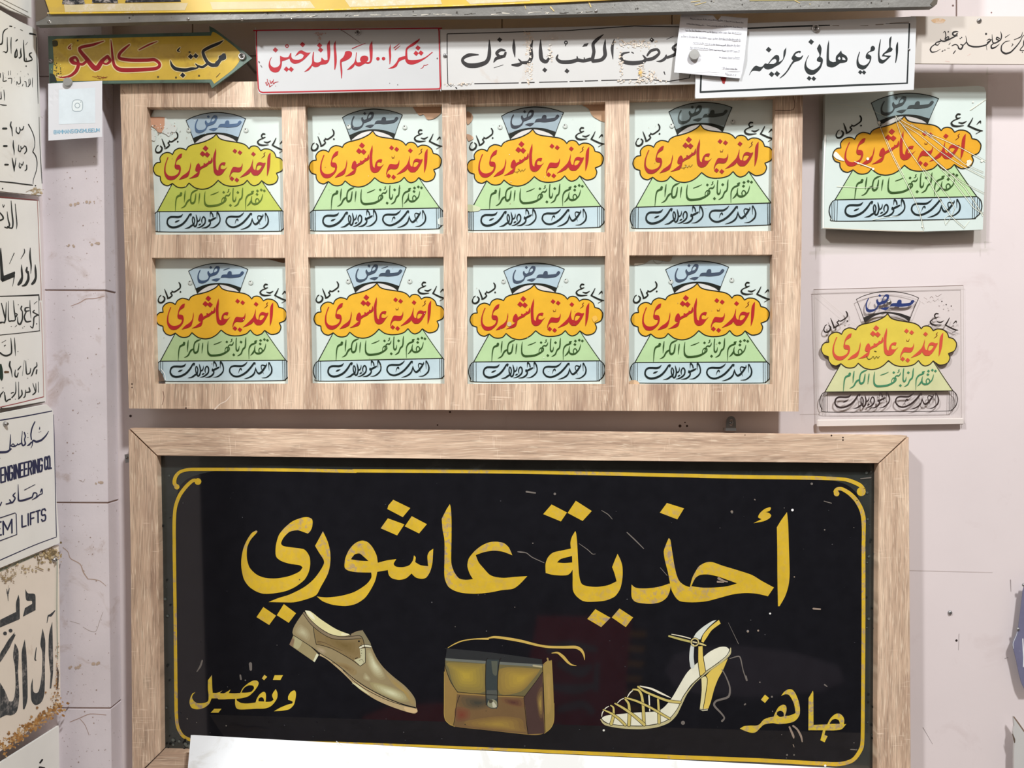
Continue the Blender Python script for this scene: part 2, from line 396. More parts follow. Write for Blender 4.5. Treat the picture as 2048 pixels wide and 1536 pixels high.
# ------------------------------------------------------------------ wooden board with eight windows
WIN = ["294,214.4 563.2,214.4 568,469.3 304.4,469.3", "610.6,209.5 884,208.6 887,467.3 616.5,468.3",
       "931.6,208.6 1210.9,203.7 1210.9,464.4 935.5,465.4", "1258.6,199.5 1550.5,193.7 1546.6,462.2 1258.6,463.2",
       "303.6,515.4 570.2,515.4 576,767.3 310.4,767.3", "616,514.4 887.1,513.4 889,767.3 621.5,766.4",
       "933.7,512.8 1210.7,511.8 1211.6,767.9 934.6,767.9", "1258.6,510.5 1544.7,509.1 1544.7,768.3 1257.6,768.3"]
WIN = [quad(s) for s in WIN]
BF = 0.060
bt = thing('display_board', P(924, 495, 0.03), 'large oak-grained board with eight square windows, below the top row of signs', 'board')
outer = quad("240,166 1606,150 1603,500 1597,823 900,820 258,817")
bm = slab([outer]+WIN, plane(BF), 0.0, -0.0145)
obj('front_panel', bm, M['woodV'], bt)
bm = bmesh.new()
for y in (190, 490, 795):
    slab([[(270, y-8), (1575, y-8), (1575, y+8), (270, y+8)]], plane(0.0452), 0.0, -0.0446, bm)
obj('batten', bm, M['woodH'], bt)
a = Art(plane(BF))
a.rib('1587,192,1.2 1587,219,1.2 1550,221,1.0', (96, 72, 60))
a.disc(264, 768, 1.8, (80, 58, 48)); a.disc(264, 775, 1.4, (80, 58, 48)); a.disc(372, 816, 1.6, (70, 52, 42))
a.rib('326,783,1.5 328,795,1.2 324,810,1', (130, 98, 84)); a.rib('245,180,1 250,188,1', (150, 120, 104))
a.rib('430,818,3 440,808,2 452,802,2 462,790,1', (226, 208, 190))
obj('surface_mark', a, M['paint_matt'], bt)
for x, y in ((1508, 828),): pass

# ------------------------------------------------------------------ the repeated shop advert painted on glass
import numpy as np
def homog(src, dst):
    A = []; B = []
    for (x, y), (u, v) in zip(src, dst):
        A.append([x, y, 1, 0, 0, 0, -u*x, -u*y]); B.append(u); A.append([0, 0, 0, x, y, 1, -v*x, -v*y]); B.append(v)
    h = np.linalg.lstsq(np.array(A)/1000, np.array(B)/1000, rcond=None)[0]
    def f(x, y):
        w_ = h[6]*x+h[7]*y+1; return ((h[0]*x+h[1]*y+h[2])/w_, (h[3]*x+h[4]*y+h[5])/w_)
    return f
REF = quad("480,232 1145,210 110,770 1567,725 830,885 150,1228 1540,1215 165,1447 815,378")
ANCH = [(280, 190, 5.12, "468,270 1085,240 130,755 1468,715 810,880 183,1200 1455,1193 190,1393 782,395"),
        (595, 190, 5.12, "450,232 1077,205 120,745 1468,680 800,840 160,1187 1455,1165 170,1385 772,365"),
        (915, 190, 5.12, "442,215 1087,180 103,740 1490,665 792,845 150,1170 1470,1138 140,1388 770,345"),
        (1240, 180, 5.12, "500,228 1152,180 128,755 1560,660 845,843 160,1203 1550,1165 175,1410 822,345"),
        (285, 490, 5.12, "468,270 1080,240 140,765 1462,730 812,875 185,1195 1475,1178 190,1385 788,400"),
        (600, 490, 5.12, "487,245 1085,230 135,765 1477,695 812,862 190,1193 1465,1165 200,1385 783,400"),
        (920, 500, 5.4867, "480,232 1145,210 110,770 1567,725 830,885 150,1228 1540,1215 165,1447 815,378"),
        (1240, 490, 5.12, "465,262 1122,225 105,755 1520,710 803,878 147,1210 1505,1205 180,1408 797,390"),
        (1600, 140, 4.0425, "568,270 1125,235 263,680 1462,610 850,780 283,1055 1425,1030 290,1218 850,375"),
        (1590, 540, 4.266, "527,258 1055,240 215,670 1383,650 792,768 262,1050 1345,1032 268,1210 792,365")]
MAPS = []
for x0, y0, s, an in ANCH:
    MAPS.append(homog(REF, [(x0+x/s, y0+y/s) for x, y in quad(an)]))

CLOUD = ("815,378! 850,425 910,448 1000,462 1100,480 1150,505 1180,540! 1200,515 1240,507 1280,520 1310,560! 1350,540 1410,545 1460,580 1480,630! "
 "1530,645 1565,690 1562,740 1540,780 1480,805! 1498,850 1480,900 1440,925 1380,930 1315,887! 1280,925 1230,942 1190,925 1155,883! 1110,925 1040,945 "
 "960,948 890,930 830,885! 780,935 720,970 650,983 580,970 540,945 505,915! 470,955 420,967 370,958 320,920! 270,945 220,930 190,890 185,845! "
 "135,825 110,775 120,725 150,695 190,690! 185,640 215,600 260,582 300,588 325,605! 350,560 400,535 450,542 478,555! 500,520 550,495 620,480 700,455 770,420 800,395")
HAT = "480,232! 560,193 690,156 830,143 960,155 1070,180 1145,210! 1065,415! 1000,392 930,372 830,363 740,368 650,387 555,425!"
HATW = "575,480! 610,435 690,395 780,377 850,378 920,392 990,420 1045,467! 1000,462 910,448 850,425 815,378! 800,395 770,420 700,455"
BRIM = "555,425! 650,387 740,368 830,363 930,372 1000,392 1065,415! 1045,467! 1000,430 920,398 850,382 780,380 700,397 630,435 572,482!"
def advert(root, mpz, d, c, full=True, sig=False, fatha=False, shadda=True):
    c = {k_: (tuple(v_*0.94 for v_ in v_) if v_ else v_) for k_, v_ in c.items()}
    mp = plane(d)
    F = Art(mp, mpz, 1)
    K = c['ink']
    if c.get('hat'): F.fill(HAT, c['hat'])
    if c.get('hatw'): F.fill(HATW, c['hatw'])
    F.fill('320,915! 1318,885! 1545,1220! 150,1228!', c['green'])
    if c.get('bar'): F.fill('150,1228! 1540,1215! 1578,1255 1590,1320 1572,1385 1530,1425 1475,1438! 165,1447! 118,1415 96,1350 103,1285 125,1245', c['bar'])
    F.lv = 2; F.fill(CLOUD, c['cloud'])
    obj('colour_field', F, M['paint'], root)
    L = Art(mp, mpz, 3)
    L.fill(BRIM, c.get('brim', K))
    L.rib('480,232,5 520,330,5 575,480,7; 480,232,6 560,193,6 690,156,7 830,143,8 960,155,7 1070,180,6 1145,210,6; 1145,210,6 1095,330,5 1045,467,5', K, 1.25)
    for p in [CLOUD]:
        q = p+' 815,378!'
        L.rib(' '.join(t.replace('!', '')+',10.5'+('!' if '!' in t else '') for t in q.split()), K, cap=True)
    L.rib('318,925,7 240,1065,7 150,1228,8; 1318,893,6 1430,1060,6 1545,1222,7; 150,1228,7 800,1222,8 1540,1215,8', K, 1.2)
    L.rib('1540,1215,7 1578,1255,8 1590,1320,8 1572,1385,8 1530,1425,7 1475,1438,6 800,1446,7 165,1447,6 118,1415,7 96,1350,8 103,1285,8 125,1245,6 150,1228,6', K, 1.25)
    L.rib('118,1262,4 120,1420,4; 133,1240,5 134,1440,4; 150,1232,5 151,1445,5; 176,1230,5 177,1447,5; 1503,1218,5 1504,1437,5; 1522,1220,4 1523,1434,4; 1546,1232,5 1546,1420,5; 1565,1245,5 1566,1400,5', K)
    obj('outline', L, M['paint'], root)
    def rz(x0, y0, s_): return lambda x, y: mpz((x0+x/s_-920)*5.4867, (y0+y/s_-500)*5.4867)
    T = Art(mp, rz(1080, 590, 18.618), 4); R_ = c['red']; dr = tuple(v*0.62 for v in R_)
    T.fill('1835,288! 1770,360 1720,480 1700,700 1685,1172! 1740,1050 1800,800 1825,500', R_)
    T.rib('1632,285,14 1582,340,26 1610,392,26 1570,442,22 1492,502,8', dr)
    T.fill('1165,525! 1115,700 1050,850 940,970 800,1100 652,1226! 800,1180 950,1115 1030,1060 1070,1000! 1110,1070 1190,1140 1340,1140! 1450,1040 1560,870 1625,740 1642,662! 1560,682 1480,655 1400,650 1330,690 1285,780 1255,935! 1200,920 1165,850 1150,750 1162,640 / 1290,940! 1300,850 1340,775 1420,760 1500,785! 1450,870 1390,935 1330,955', R_)
    T.fill('760,678! 730,790 680,840 600,850 450,830 390,860 340,950 290,1080 268,1180 285,1245! 320,1120 360,1060 430,1015 560,1025 640,1020 700,980 745,890 767,780', R_)
    if shadda: T.rib('490,560,12 510,620,22 545,600,14 565,622,18 590,528,10', dr)
    T.dia([(485, 240), (675, 295), (1185, 350), (360, 1265), (545, 1310)], 88, R_)
    T.z = rz(955, 585, 14.629)
    T.fill('1645,176! 1590,330 1560,450 1560,650 1575,850 1610,930 1680,975 1780,960 1850,900 1920,800 1988,718! 1890,790 1800,788! 1780,760 1790,690 1830,665 1900,687! 1932,600! 1880,588 1800,610 1740,680 1715,760 1710,832! 1660,800 1640,700 1635,500 1652,330', R_)
    T.rib('1527,448,14 1512,560,66 1450,600,66 1428,556,24; 1450,604,60 1390,640,66 1335,684,76 1296,640,46; 1335,690,64 1230,735,66 1165,785,60', R_)
    T.fill('1120,622 1060,680 1030,780 1030,830 1070,868 1110,852! 1090,890 1000,960 920,1020 826,1071! 960,1050 1090,1010 1140,950 1165,850 1182,740 1160,660', R_)
    T.fill('890,586! 870,700 840,820 760,910 640,990 530,1105! 700,1060 800,1010 840,950 870,840 897,700', R_)
    T.fill('642,338! 570,360 500,430 450,530 430,620 413,700 430,770 480,800 540,802! 540,860 500,930 420,980 320,1000 230,980 170,920 145,850 150,700 190,560 236,450! 206,448! 150,590 110,730 100,880 130,1000 200,1090 300,1115 400,1090 500,1010 570,920 600,800 580,700 530,670 455,666! 460,600 500,530 560,490 622,450!', R_)
    T.dia([(1340, 185), (1250, 345), (1385, 368)], 84, R_)
    obj('title_lettering', T, M['paint'], root)
    G = Art(mp, rz(1080, 670, 20.48), 4); g = c['gtext']
    G.dia([(1610, 205), (1735, 240), (1450, 245), (1430, 385), (635, 310), (320, 835)], 60, g)
    G.rib('1665,380,14 1640,500,38 1600,610,46 1520,700,54 1420,770,68 1300,780,78 1215,730,56 1190,600,46 1217,456,14; 1380,722,38 1365,640,38 1400,570,38 1450,556,36 1500,610,42 1512,680,42; 1195,620,30 1160,690,60 1110,765,60 1008,862,10', g)
    G.rib('1285,262,44 1215,290,66 1250,330,70 1180,372,62 1080,412,62 1010,480,58 965,580,46 950,720,34 950,1012,12; 842,128,22 826,250,46 820,400,52 790,530,58 720,592,66 680,660,52 630,780,56 540,850,40 468,882,8', g)
    G.rib('446,150,36 430,300,40 425,500,42 432,620,54 475,670,72 530,620,48 556,478,12; 322,298,12 300,380,42 240,440,52 160,430,42 110,482,26; 284,184,14 238,204,30 258,260,34 188,312,16', g)
    G.z = rz(975, 670, 17.067)
    G.rib('1960,350,30 1900,372,26 1872,410,24 1904,450,36 1902,520,46 1840,580,52 1740,640,60 1600,695,66 1400,720,66 1262,715,70 1188,650,62 1166,540,40 1170,380,36 1190,228,10; 1760,592,22 1768,500,22 1820,440,34 1866,446,34 1842,520,28 1850,572,32; 1383,346,18 1520,300,30 1655,238,10', g)
    G.dia([(1830, 255)], 46, g)
    G.rib('1001,298,22 985,430,42 965,645,10; 868,308,24 850,450,46 820,580,52 742,630,70 692,590,52 685,480,42 700,360,42 740,270,46 830,210,50 935,172,16; 684,490,32 602,540,58 552,600,52 500,700,46 430,760,34 352,792,8; 500,208,18 480,380,46 464,602,10', g)
    G.rib('356,300,84 340,350,70; 350,350,70 292,372,62 220,412,54 186,490,42 165,620,36 144,905,12', g)
    obj('slogan_lettering', G, M['paint'], root)
    B = Art(mp, rz(1075, 715, 18.618), 4); k = c['bink']
    B.rib('1702,505,8 1695,350,20 1702,205,40 1745,275,36 1790,370,40 1806,480,48 1780,600,52 1700,690,46 1580,765,34 1405,780,6; 1607,248,18 1606,310,38 1560,332,50 1500,312,42 1442,302,32 1408,340,30 1412,420,26 1440,490,24 1492,642,6', k, 1.1)
    B.rib('1606,312,30 1540,400,60 1460,510,62 1380,590,66 1312,618,62 1252,570,46 1212,480,36 1195,396,18; 1197,410,20 1176,490,32 1150,590,48 1080,680,56 980,745,48 860,790,30 745,813,4', k, 1.1)
    B.rib('1174,285,26 1176,225,44; 1172,222,44 1138,230,54 1080,310,60 980,430,62 850,560,64 700,660,62 550,720,60 440,727,58 330,690,56 250,610,52 216,530,50 232,430,48 290,362,52 400,337,60 550,342,62 700,335,60 820,262,42 884,188,16; 664,488,30 642,432,46 592,470,32 544,604,6', k, 1.1)
    B.z = rz(960, 715, 17.067)
    B.rib('1845,392,8 1845,250,26 1856,165,44 1912,240,46 1950,370,36 1940,480,40 1880,570,46 1780,650,42 1690,685,24 1566,690,4; 1610,335,8 1618,230,26 1632,172,46 1690,232,38 1712,320,36; 1806,345,26 1770,368,50 1700,402,58 1625,440,56', k, 1.1)
    B.rib('1575,420,44 1572,470,52 1600,440,50 1614,520,42 1606,560,44 1560,620,50 1460,680,44 1305,702,6; 1332,545,14 1315,450,36 1340,362,36 1386,322,42 1430,370,42 1442,450,40 1420,540,46 1340,620,48 1240,675,34 1126,696,4', k, 1.1)
    B.rib('1262,298,8 1260,370,28 1236,440,38 1190,472,44; 1120,248,14 1142,340,38 1160,440,42 1150,540,42 1120,620,50 1078,650,46 1042,606,42 1060,520,36 1070,430,36 1042,345,36; 1042,345,34 1012,318,26 990,400,32 1000,500,36 1020,580,46 960,622,54 860,690,44 714,719,4; 1213,600,24 1245,582,46 1284,560,22', k, 1.1)
    B.rib('938,292,30 950,228,50 900,250,46 840,350,52 760,460,58 660,560,60 540,630,62 420,670,62 300,680,62 190,640,60 130,560,50 125,470,48 160,382,52 240,332,56 350,326,58 500,330,60 600,302,52 664,232,12; 396,502,20 455,478,50 540,442,16', k, 1.1)
    obj('lower_lettering', B, M['paint'], root)
    H = Art(mp, rz(1015, 520, 17.067), 4); h = c['htext']
    H.fill('1750,375 1690,410 1650,470 1520,490 1375,500! 1370,410! 1350,382 1290,375 1240,410 1210,490! 1080,495 1020,530 970,630! 850,630 740,650 658,685! 760,715 830,735 900,700 960,640 1000,605! 1150,600 1300,615 1500,600 1650,570 1750,500 1800,420', h)
    H.fill('930,210 850,200 800,240 740,330 715,430! 640,470! 590,430 570,368! 530,400 530,470 570,560! 540,640 470,690 380,705 290,700 230,640 220,560 240,460 292,348! 270,328! 210,430 175,560 180,680 210,770 290,805 370,800 470,760 560,690 620,572! 720,540 840,490 910,410 950,320 955,250 / 742,420! 770,330 820,280 870,290 870,350 820,402', h)
    H.dia([(645, 250)], 52, h)
    if fatha: H.z = mpz; H.rib('872,218,6 938,196,6', h)
    obj('heading_lettering', H, M['paint'], root)
    E = Art(mp, mpz, 4)
    E.rib('1358,378,12 1336,376,14 1320,396,12 1332,420,12 1362,412,6; 1340,424,8 1300,438,8 1276,464,14 1292,490,17 1332,500,14 1398,494,4; 1348,462,7 1385,470,14 1424,450,4; 1482,420,6 1462,462,12 1440,498,14; 1440,498,12 1490,524,14 1540,546,14 1577,553,8; 1566,553,6 1515,582,4; 1522,486,4 1545,462,11 1556,454,10 1560,478,4', K, 1.2)
    obj('street_lettering', E, M['paint'], root); E = Art(mp, mpz, 4)
    E.rib('370,360,9 384,384,14 382,418,13 350,445,12 312,466,12 288,452,6; 300,462,9 276,478,12 292,502,12 262,530,14 240,538,12; 208,434,5 226,480,13 246,536,14; 168,504,7 150,516,9; 190,512,9 208,532,15 202,562,17 176,583,16 148,581,14 136,555,11 150,518,7; 385,464,16', K, 1.15)
    obj('street_lettering', E, M['paint'], root)
    if sig:
        s_ = Art(mp, mpz, 5)
        s_.rib('610,818,4 625,832,4 660,826,4 672,812,4 684,830,4 700,808,4 712,824,4 735,800,4; 655,800,4 672,806,4; 640,842,3 655,838,3', (96, 74, 36))
        obj('signature', s_, M['paint'], root)

C0 = dict(ink=(24, 28, 20), hat=(180, 202, 212), hatw=(218, 216, 210), green=(184, 216, 162), bar=(192, 214, 220), cloud=(232, 179, 48), red=(178, 36, 40),
          gtext=(50, 82, 34), bink=(20, 34, 34), htext=(66, 78, 96))
VAR = [dict(cloud=(208, 196, 66), green=(188, 200, 92), gtext=(88, 112, 36), htext=(82, 108, 140), red=(166, 42, 48), hat=(172, 194, 208)), dict(htext=(56, 62, 68), hat=(150, 168, 172)), dict(htext=(58, 62, 70), hat=(158, 176, 184)),
       dict(htext=(62, 70, 66), hat=(140, 156, 156), cloud=(226, 176, 46), bar=(178, 200, 206), red=(164, 38, 38)), dict(green=(180, 206, 152), htext=(60, 80, 108)), dict(htext=(62, 76, 92)), {}, dict()]
LBL = ['faded glass shoe advert with lime green cloud and peeled corner, top left window', 'glass shoe advert with orange cloud, second window of the top row',
       'glass shoe advert signed under its red title, third window of the top row', 'shaded glass shoe advert under the long lawyer plate, last window of the top row',
       'glass shoe advert with its lower left corner broken off, bottom left window', 'glass shoe advert with orange cloud, second window of the bottom row',
       'glass shoe advert with a pale chip in its cloud, third window bottom row', 'glass shoe advert with a stained top edge, last window of the bottom row']
PDP = 0.0452
for i in range(8):
    wn = WIN[i]; cx = sum(p[0] for p in wn)/4; cy = sum(p[1] for p in wn)/4
    poly = [(x+(13 if x > cx else -7 if i != 99 else 0), y+(12 if y > cy else -12)) for x, y in wn]
    if i == 4: poly = poly[:3]+[(340, 779), (331, 769), (330, 760), (324, 750), (316, 742), (312, 735), (300, 733)]
    root = thing('glass_advert', P(cx, cy, PDP-0.002), LBL[i], 'sign', 'painted glass shoe adverts')
    del root['group']; root['group'] = 'painted glass shoe adverts'
    obj('glass_pane', slab([poly], plane(PDP), 0.0, -0.004), M['glass_old'] if i in (0, 1, 2, 3) else M['glass_white'], root)
    c = dict(C0); c.update(VAR[i])
    advert(root, MAPS[i], PDP, c, sig=(i in (2, 3)), fatha=(i in (4, 5)), shadda=(i not in (0, 2, 4)))
    k = Art(plane(PDP), MAPS[i], 2); tan = (178, 138, 108)
    z5 = zoom(ANCH[i][0], ANCH[i][1], ANCH[i][2])
    q = Art(plane(PDP), z5, 6)
    if i == 0:
        q.fill('60,230 150,225 255,230 262,300 250,370 200,385 150,340 110,310', (196, 150, 122)); q.fill('60,120! 150,125! 120,200 80,260', (120, 105, 92))
        q.fill('255,230 290,262 320,300 330,350 300,420 262,400 225,380 250,330;100,330 160,400 150,470 100,440;330,300 380,330 360,380 320,370', (206, 212, 206))
        rr = random.Random(7)
        for _ in range(46): q.disc(rr.gauss(230, 90), rr.gauss(350, 70), rr.uniform(2, 7), rr.choice([(120, 108, 96), (170, 140, 118), (222, 226, 220)]), 6)
    if i == 1: q.fill('1170,110! 1460,105! 1470,180 1400,240 1330,250 1290,200 1240,205', (178, 144, 116)); q.fill('1440,1270 1490,1250 1490,1330 1440,1320', (205, 214, 208))
    if i == 2: q.fill('1250,90! 1515,80! 1515,270 1420,240 1370,200 1340,140', (186, 152, 122)); q.fill('95,170 150,200 150,260 100,300;95,400 150,420 160,450 110,470', (190, 156, 128)); q.fill('110,1120 230,1150 220,1185 110,1190', (196, 206, 170))
    if i == 6: q.disc(540, 812, 26, (196, 178, 136), 9); q.fill('1450,740 1490,720 1510,760 1470,790', (222, 176, 80))
    if i == 7: q.fill('100,110! 540,115! 500,170 330,150 250,190 110,205', (170, 160, 142)); q.rib('340,160,4 375,190,3 425,180,2 435,155,3', (110, 104, 92)); q.fill('100,1390 165,1385 200,1425 100,1425', (196, 170, 140))
    if i == 4: q.fill('128,1235! 150,1262 182,1292 208,1332 228,1392! 128,1400!', (104, 88, 76)); q.fill('128,1300 160,1330 170,1390! 128,1398!', (168, 140, 118)); q.fill('1160,140! 1450,135! 1450,185 1300,150', (120, 96, 74)); q.rib('190,1270,10 225,1320,10 235,1380,10', (226, 236, 236))  # dark fill paints the shaded gap behind the broken corner
    rr = random.Random(i+20)
    for _ in range(14): q.disc(rr.uniform(120, 1460), rr.uniform(150, 1380), rr.uniform(2, 4.5), rr.choice([(150, 130, 90), (225, 228, 220)]), 6)
    obj('peel_and_gap_patch', q, M['paint_matt'], root)
    # drilled hole / plastic stud either side of the hat
    st = [((500, 360), (1085, 360)), ((525, 325), (1100, 330)), ((437, 328), (1103, 318)), ((532, 365), (1158, 326)), ((490, 385), (1108, 385)), ((495, 372), (1125, 372)), ((478, 345), (1165, 335)), ((522, 375), (1146, 358))][i]
    for (x, y) in st:
        s2 = Art(plane(PDP), z5, 6); s2.disc(x, y, 24, (176, 184, 176)); s2.lv = 7; s2.disc(x-2, y-4, 15, (206, 210, 204)); s2.lv = 8; s2.disc(x-6, y-10, 7, (70, 70, 66))
        obj('fixing_stud', s2, M['paint'], root)

# cracked advert behind a clear plate, right of the board
root = thing('cracked_glass_advert', P(1806, 320, 0.02), 'cracked glass shoe advert mounted on a clear plate, right of the board', 'sign')
z9 = zoom(1600, 140, 4.0425)
def zl(z, s): return [z(*p) for p in quad(s)]
obj('backing_plate', slab(' / '.join([' '.join(f'{a:.1f},{b:.1f}{c}' for (a, b), c in zip(zl(z9, '165,1370 170,1405 200,1412 1470,1395 1500,1385 1505,1350 1522,60 1515,35 1490,25 300,25 180,35 160,70'), ['']*12))]), plane(0.014), 0.0, -0.005, n=3), M['clear'], root)
obj('glass_pane', slab([zl(z9, '205,190 900,150 1440,128 1490,138 1504,180 1500,700 1478,1290 1000,1305 185,1280')], plane(0.024), 0.0, -0.009), M['glass_white'], root)
c = dict(C0); c.update(htext=(66, 74, 74), hat=(150, 172, 174), cloud=(226, 166, 40), red=(176, 44, 36))
advert(root, MAPS[8], 0.024, c)
ck = Art(plane(0.024), z9, 6)
fan = ['770,370,3 860,430,4 1000,500,4 1150,560,4 1320,640,4 1500,740,5', '770,370,3 850,470,4 960,600,3 1120,760,4 1300,900,3 1490,1000,3', '780,380,3 900,540,4 1010,650,4 1150,780,4 1330,950,4 1480,1180,4',
       '640,440,4 720,640,3 800,800,4 880,950,4 960,1130,4 1000,1290,5', '770,380,3 820,540,3 900,680,4 1000,820,3 1100,1000,4 1220,1180,4 1330,1280,4', '800,420,3 960,520,3 1120,650,3 1300,770,4 1490,870,4',
       '1010,490,3 1180,640,3 1330,760,3 1480,830,3', '900,440,3 1080,560,3 1300,730,4', '1000,800,3 1140,950,3 1250,1120,3 1180,1250,4', '1140,800,3 1240,900,4 1400,1110,4 1480,1160,4', '640,440,3 760,420,3 810,380,5', '300,940,5 480,950,4 640,945,2', '440,740,4 520,770,8 600,800,5', '590,1210,5 700,1190,3 800,1180,2', '1380,320,8 1440,280,5 1505,235,4', '1180,1250,3 1170,1200,3 1210,1170,3', '1330,1270,4 1370,1220,3', '240,270,2 500,300,2 700,380,2', '700,560,3 760,700,3 840,850,3']
for f in fan: ck.rib(f, (224, 226, 208), 1.0, n=2)
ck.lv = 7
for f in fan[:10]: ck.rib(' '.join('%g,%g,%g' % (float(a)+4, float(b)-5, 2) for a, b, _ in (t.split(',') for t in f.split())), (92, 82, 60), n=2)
for x, y, r in ((548, 718, 12), (592, 800, 10), (470, 752, 8), (1400, 258, 7), (990, 1265, 7), (1470, 735, 10), (300, 700, 14), (1360, 740, 12), (640, 425, 12)): ck.disc(x, y, r, (226, 226, 214), 8)
ck.fill('270,690 300,720 360,735 330,700 290,660', (220, 222, 214)); ck.fill('1370,725 1345,760 1360,780 1390,745', (220, 214, 190))
obj('crack', ck, M['crack_p'] if 'crack_p' in M else M['paint'], root)
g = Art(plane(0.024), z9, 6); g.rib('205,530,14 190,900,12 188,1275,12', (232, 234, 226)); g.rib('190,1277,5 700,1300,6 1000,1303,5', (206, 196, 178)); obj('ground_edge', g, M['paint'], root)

# clear advert, lower right
root = thing('clear_glass_advert', P(1780, 710, 0.012), 'clear glass shoe advert with faded yellow cloud, below the cracked one', 'sign')
z10 = zoom(1590, 540, 4.266)
obj('glass_pane', slab([zl(z10, '160,168 1435,130 1445,1315 190,1338')], plane(0.0055), 0.0, -0.0045), M['clear2'], root)
c = dict(C0); c.update(hat=None, hatw=None, bar=None, ink=(48, 40, 36), cloud=(222, 200, 78), red=(212, 84, 64), green=(212, 214, 164), gtext=(66, 134, 96), htext=(44, 58, 112), bink=(58, 46, 44), brim=(46, 42, 40))
advert(root, MAPS[9], 0.0056, c)
g = Art(plane(0.0056), z10, 5)
g.rib('610,735,4 625,760,5 650,755,4 668,735,4 680,758,4 695,735,4 708,752,4 720,735,4; 680,692,8 694,696,6', (70, 58, 34))
g.rib('1150,240,3 1165,228,4 1180,240,3; 1200,215,3 1215,228,4 1250,205,3; 1100,235,2 1125,250,3', (110, 92, 86))
for x, y in ((1253, 268), (1290, 296), (1333, 308)): g.disc(x, y, 6, (54, 42, 40), 7)
g.rib('190,195,1.5 420,390,1.5 560,500,1', (176, 164, 156))
g.rib('160,168,6 1435,132,6', (128, 112, 104)); g.rib('162,170,3 190,1335,3; 1436,132,3 1444,1313,3', (176, 166, 160))
obj('signature', g, M['paint'], root)
bm = slab([zl(z10, '188,1276 1443,1262 1445,1318 192,1340')], plane(0.011), 0.0, -0.0052)
bmesh.ops.bevel(bm, geom=sharp(bm), offset=0.0016, segments=3, affect='EDGES', clamp_overlap=True)
obj('rounded_edge', bm, M['milky'], root)
screw(root, plane(0.0068), 1778, 605, 5, 0, M['metal'], mplen=0.0068)
# ------------------------------------------------------------------ wooden frame with the black and gold glass sign
FD = 0.052
fr = thing('framed_black_sign', P(1040, 1210, 0.02), 'black glass sign with gold lettering, shoe, bag and sandal in a wide oak-grained frame', 'sign')
def member(pts, mat, bev=0.0008):
    bm = slab([quad(pts)], plane(FD), 0.0, -0.026)
    bmesh.ops.bevel(bm, geom=sharp(bm), offset=bev, segments=2, affect='EDGES')
    obj('frame_member', bm, M[mat], fr)
member('258.6,856.5 1040,862 1815.5,871.4 1756.4,926.8 1040,920 314.6,911.2', 'woodH')
member('256.6,858.4 313.2,912.8 317,1100 321.8,1504 264.5,1560 261,1100', 'woodV')
member('1817.8,873.4 1822,1606 1754,1549 1757.6,928.4', 'woodV')
member('322.6,1505 1753,1549.5 1821,1607.5 266,1562', 'woodH')
a = Art(plane(FD+0.0001)); a.disc(1663, 871, 1.7, (50, 36, 30)); a.disc(1686, 875, 1.6, (50, 36, 30)); a.disc(1686, 880, 1.6, (50, 36, 30)); a.disc(1490, 870, 1, (80, 60, 50))
obj('nail_hole', a, M['paint_matt'], fr)
obj('backing_board', slab([quad('275,872 1800,886 1805,1590 280,1545')], plane(0.0295), 0.0, -0.0285), M['woodV'], fr)
GD = 0.034
gl = plane(GD)
obj('glass_panel', slab([quad('290,892 1775,906 1775,1575 296,1530')], gl, 0.0, -0.004), M['black_edge'], fr)
F = Art(gl, base=1)
F.fill('352,1000! 358,975 375,958 400,948 430,942! 1040,946! 1650,957! 1690,968 1712,985 1722,1010! 1728,1100! 1726,1400! 1722,1480 1705,1515 1675,1527! 1340,1513! 680,1486! 395,1483! 370,1472 357,1450 352,1430! 348,1100!', (25, 25, 29))
obj('black_field', F, M['black_glass_p'] if 'black_glass_p' in M else M['paint'], fr)
G = Art(gl, base=3); Y = (206, 172, 48)
zt = zoom(240, 780, 4.452); zr = zoom(1400, 780, 4.452)
G.z = zt; G.rib('512,868,26 485,832,34 492,778,32 530,732,28 600,710,28 700,706,29 1200,708,29 2100,723,30', Y); G.disc(506, 862, 24, Y)
G.rib('690,808,30 650,806,30 592,856,32 530,940,32 492,1050,30 482,1200,30 484,1425,29', Y); G.disc(694, 815, 30, Y)
G.z = lambda x, y: (x, y); G.rib('706,941.5,6.8 1040,944,7 1401,951.8,7.3; 348.3,1090,6.6 350.5,1250,6.6 352,1400,6.8 353,1436,6.8 356,1455,6.6 366,1472,6.6 386,1481,6.6 420,1484,6 690,1486,4 1340,1513.5,8 1518,1520.5,8 1640,1527,8 1680,1528,8 1706,1520,8 1721,1500,8 1725,1480,7.6 1726,1400,7.4 1727,1250,7.6 1727,1098,7.6', Y)
G.z = zr; G.rib('0,766,33 500,775,34 1000,782,34 1250,793,30 1330,806,34 1420,845,36 1455,885,36', Y); G.disc(1436, 905, 40, Y); G.rib('1455,880,30 1455,905,40', Y)
G.rib('1220,925,34 1202,905,28 1222,882,30 1265,882,32 1330,920,36 1390,980,38 1435,1060,38 1455,1140,40 1458,1250,34 1455,1430,33', Y); G.disc(1216, 922, 25, Y)
obj('gold_border', G, M['gold'], fr)
G = Art(gl, base=3)
G.z = zoom(470, 980, 5.12)
G.fill('215,415! 172,440 130,500 88,590 66,700 66,800 90,910 140,985 210,1035 290,1062 400,1058 520,1035 620,990 710,920 755,840 770,760 765,690 740,640 700,605 600,590 500,575 472,545 500,485 560,428 640,412 700,430 745,446! 768,425 788,385 795,330 785,295 740,278 680,285 590,320 510,385 450,460 420,560 415,650 430,695 480,730 560,755 660,770 692,792! 660,835 560,880 430,905 310,900 220,865 150,795 122,700 125,590 160,510 228,430', Y)
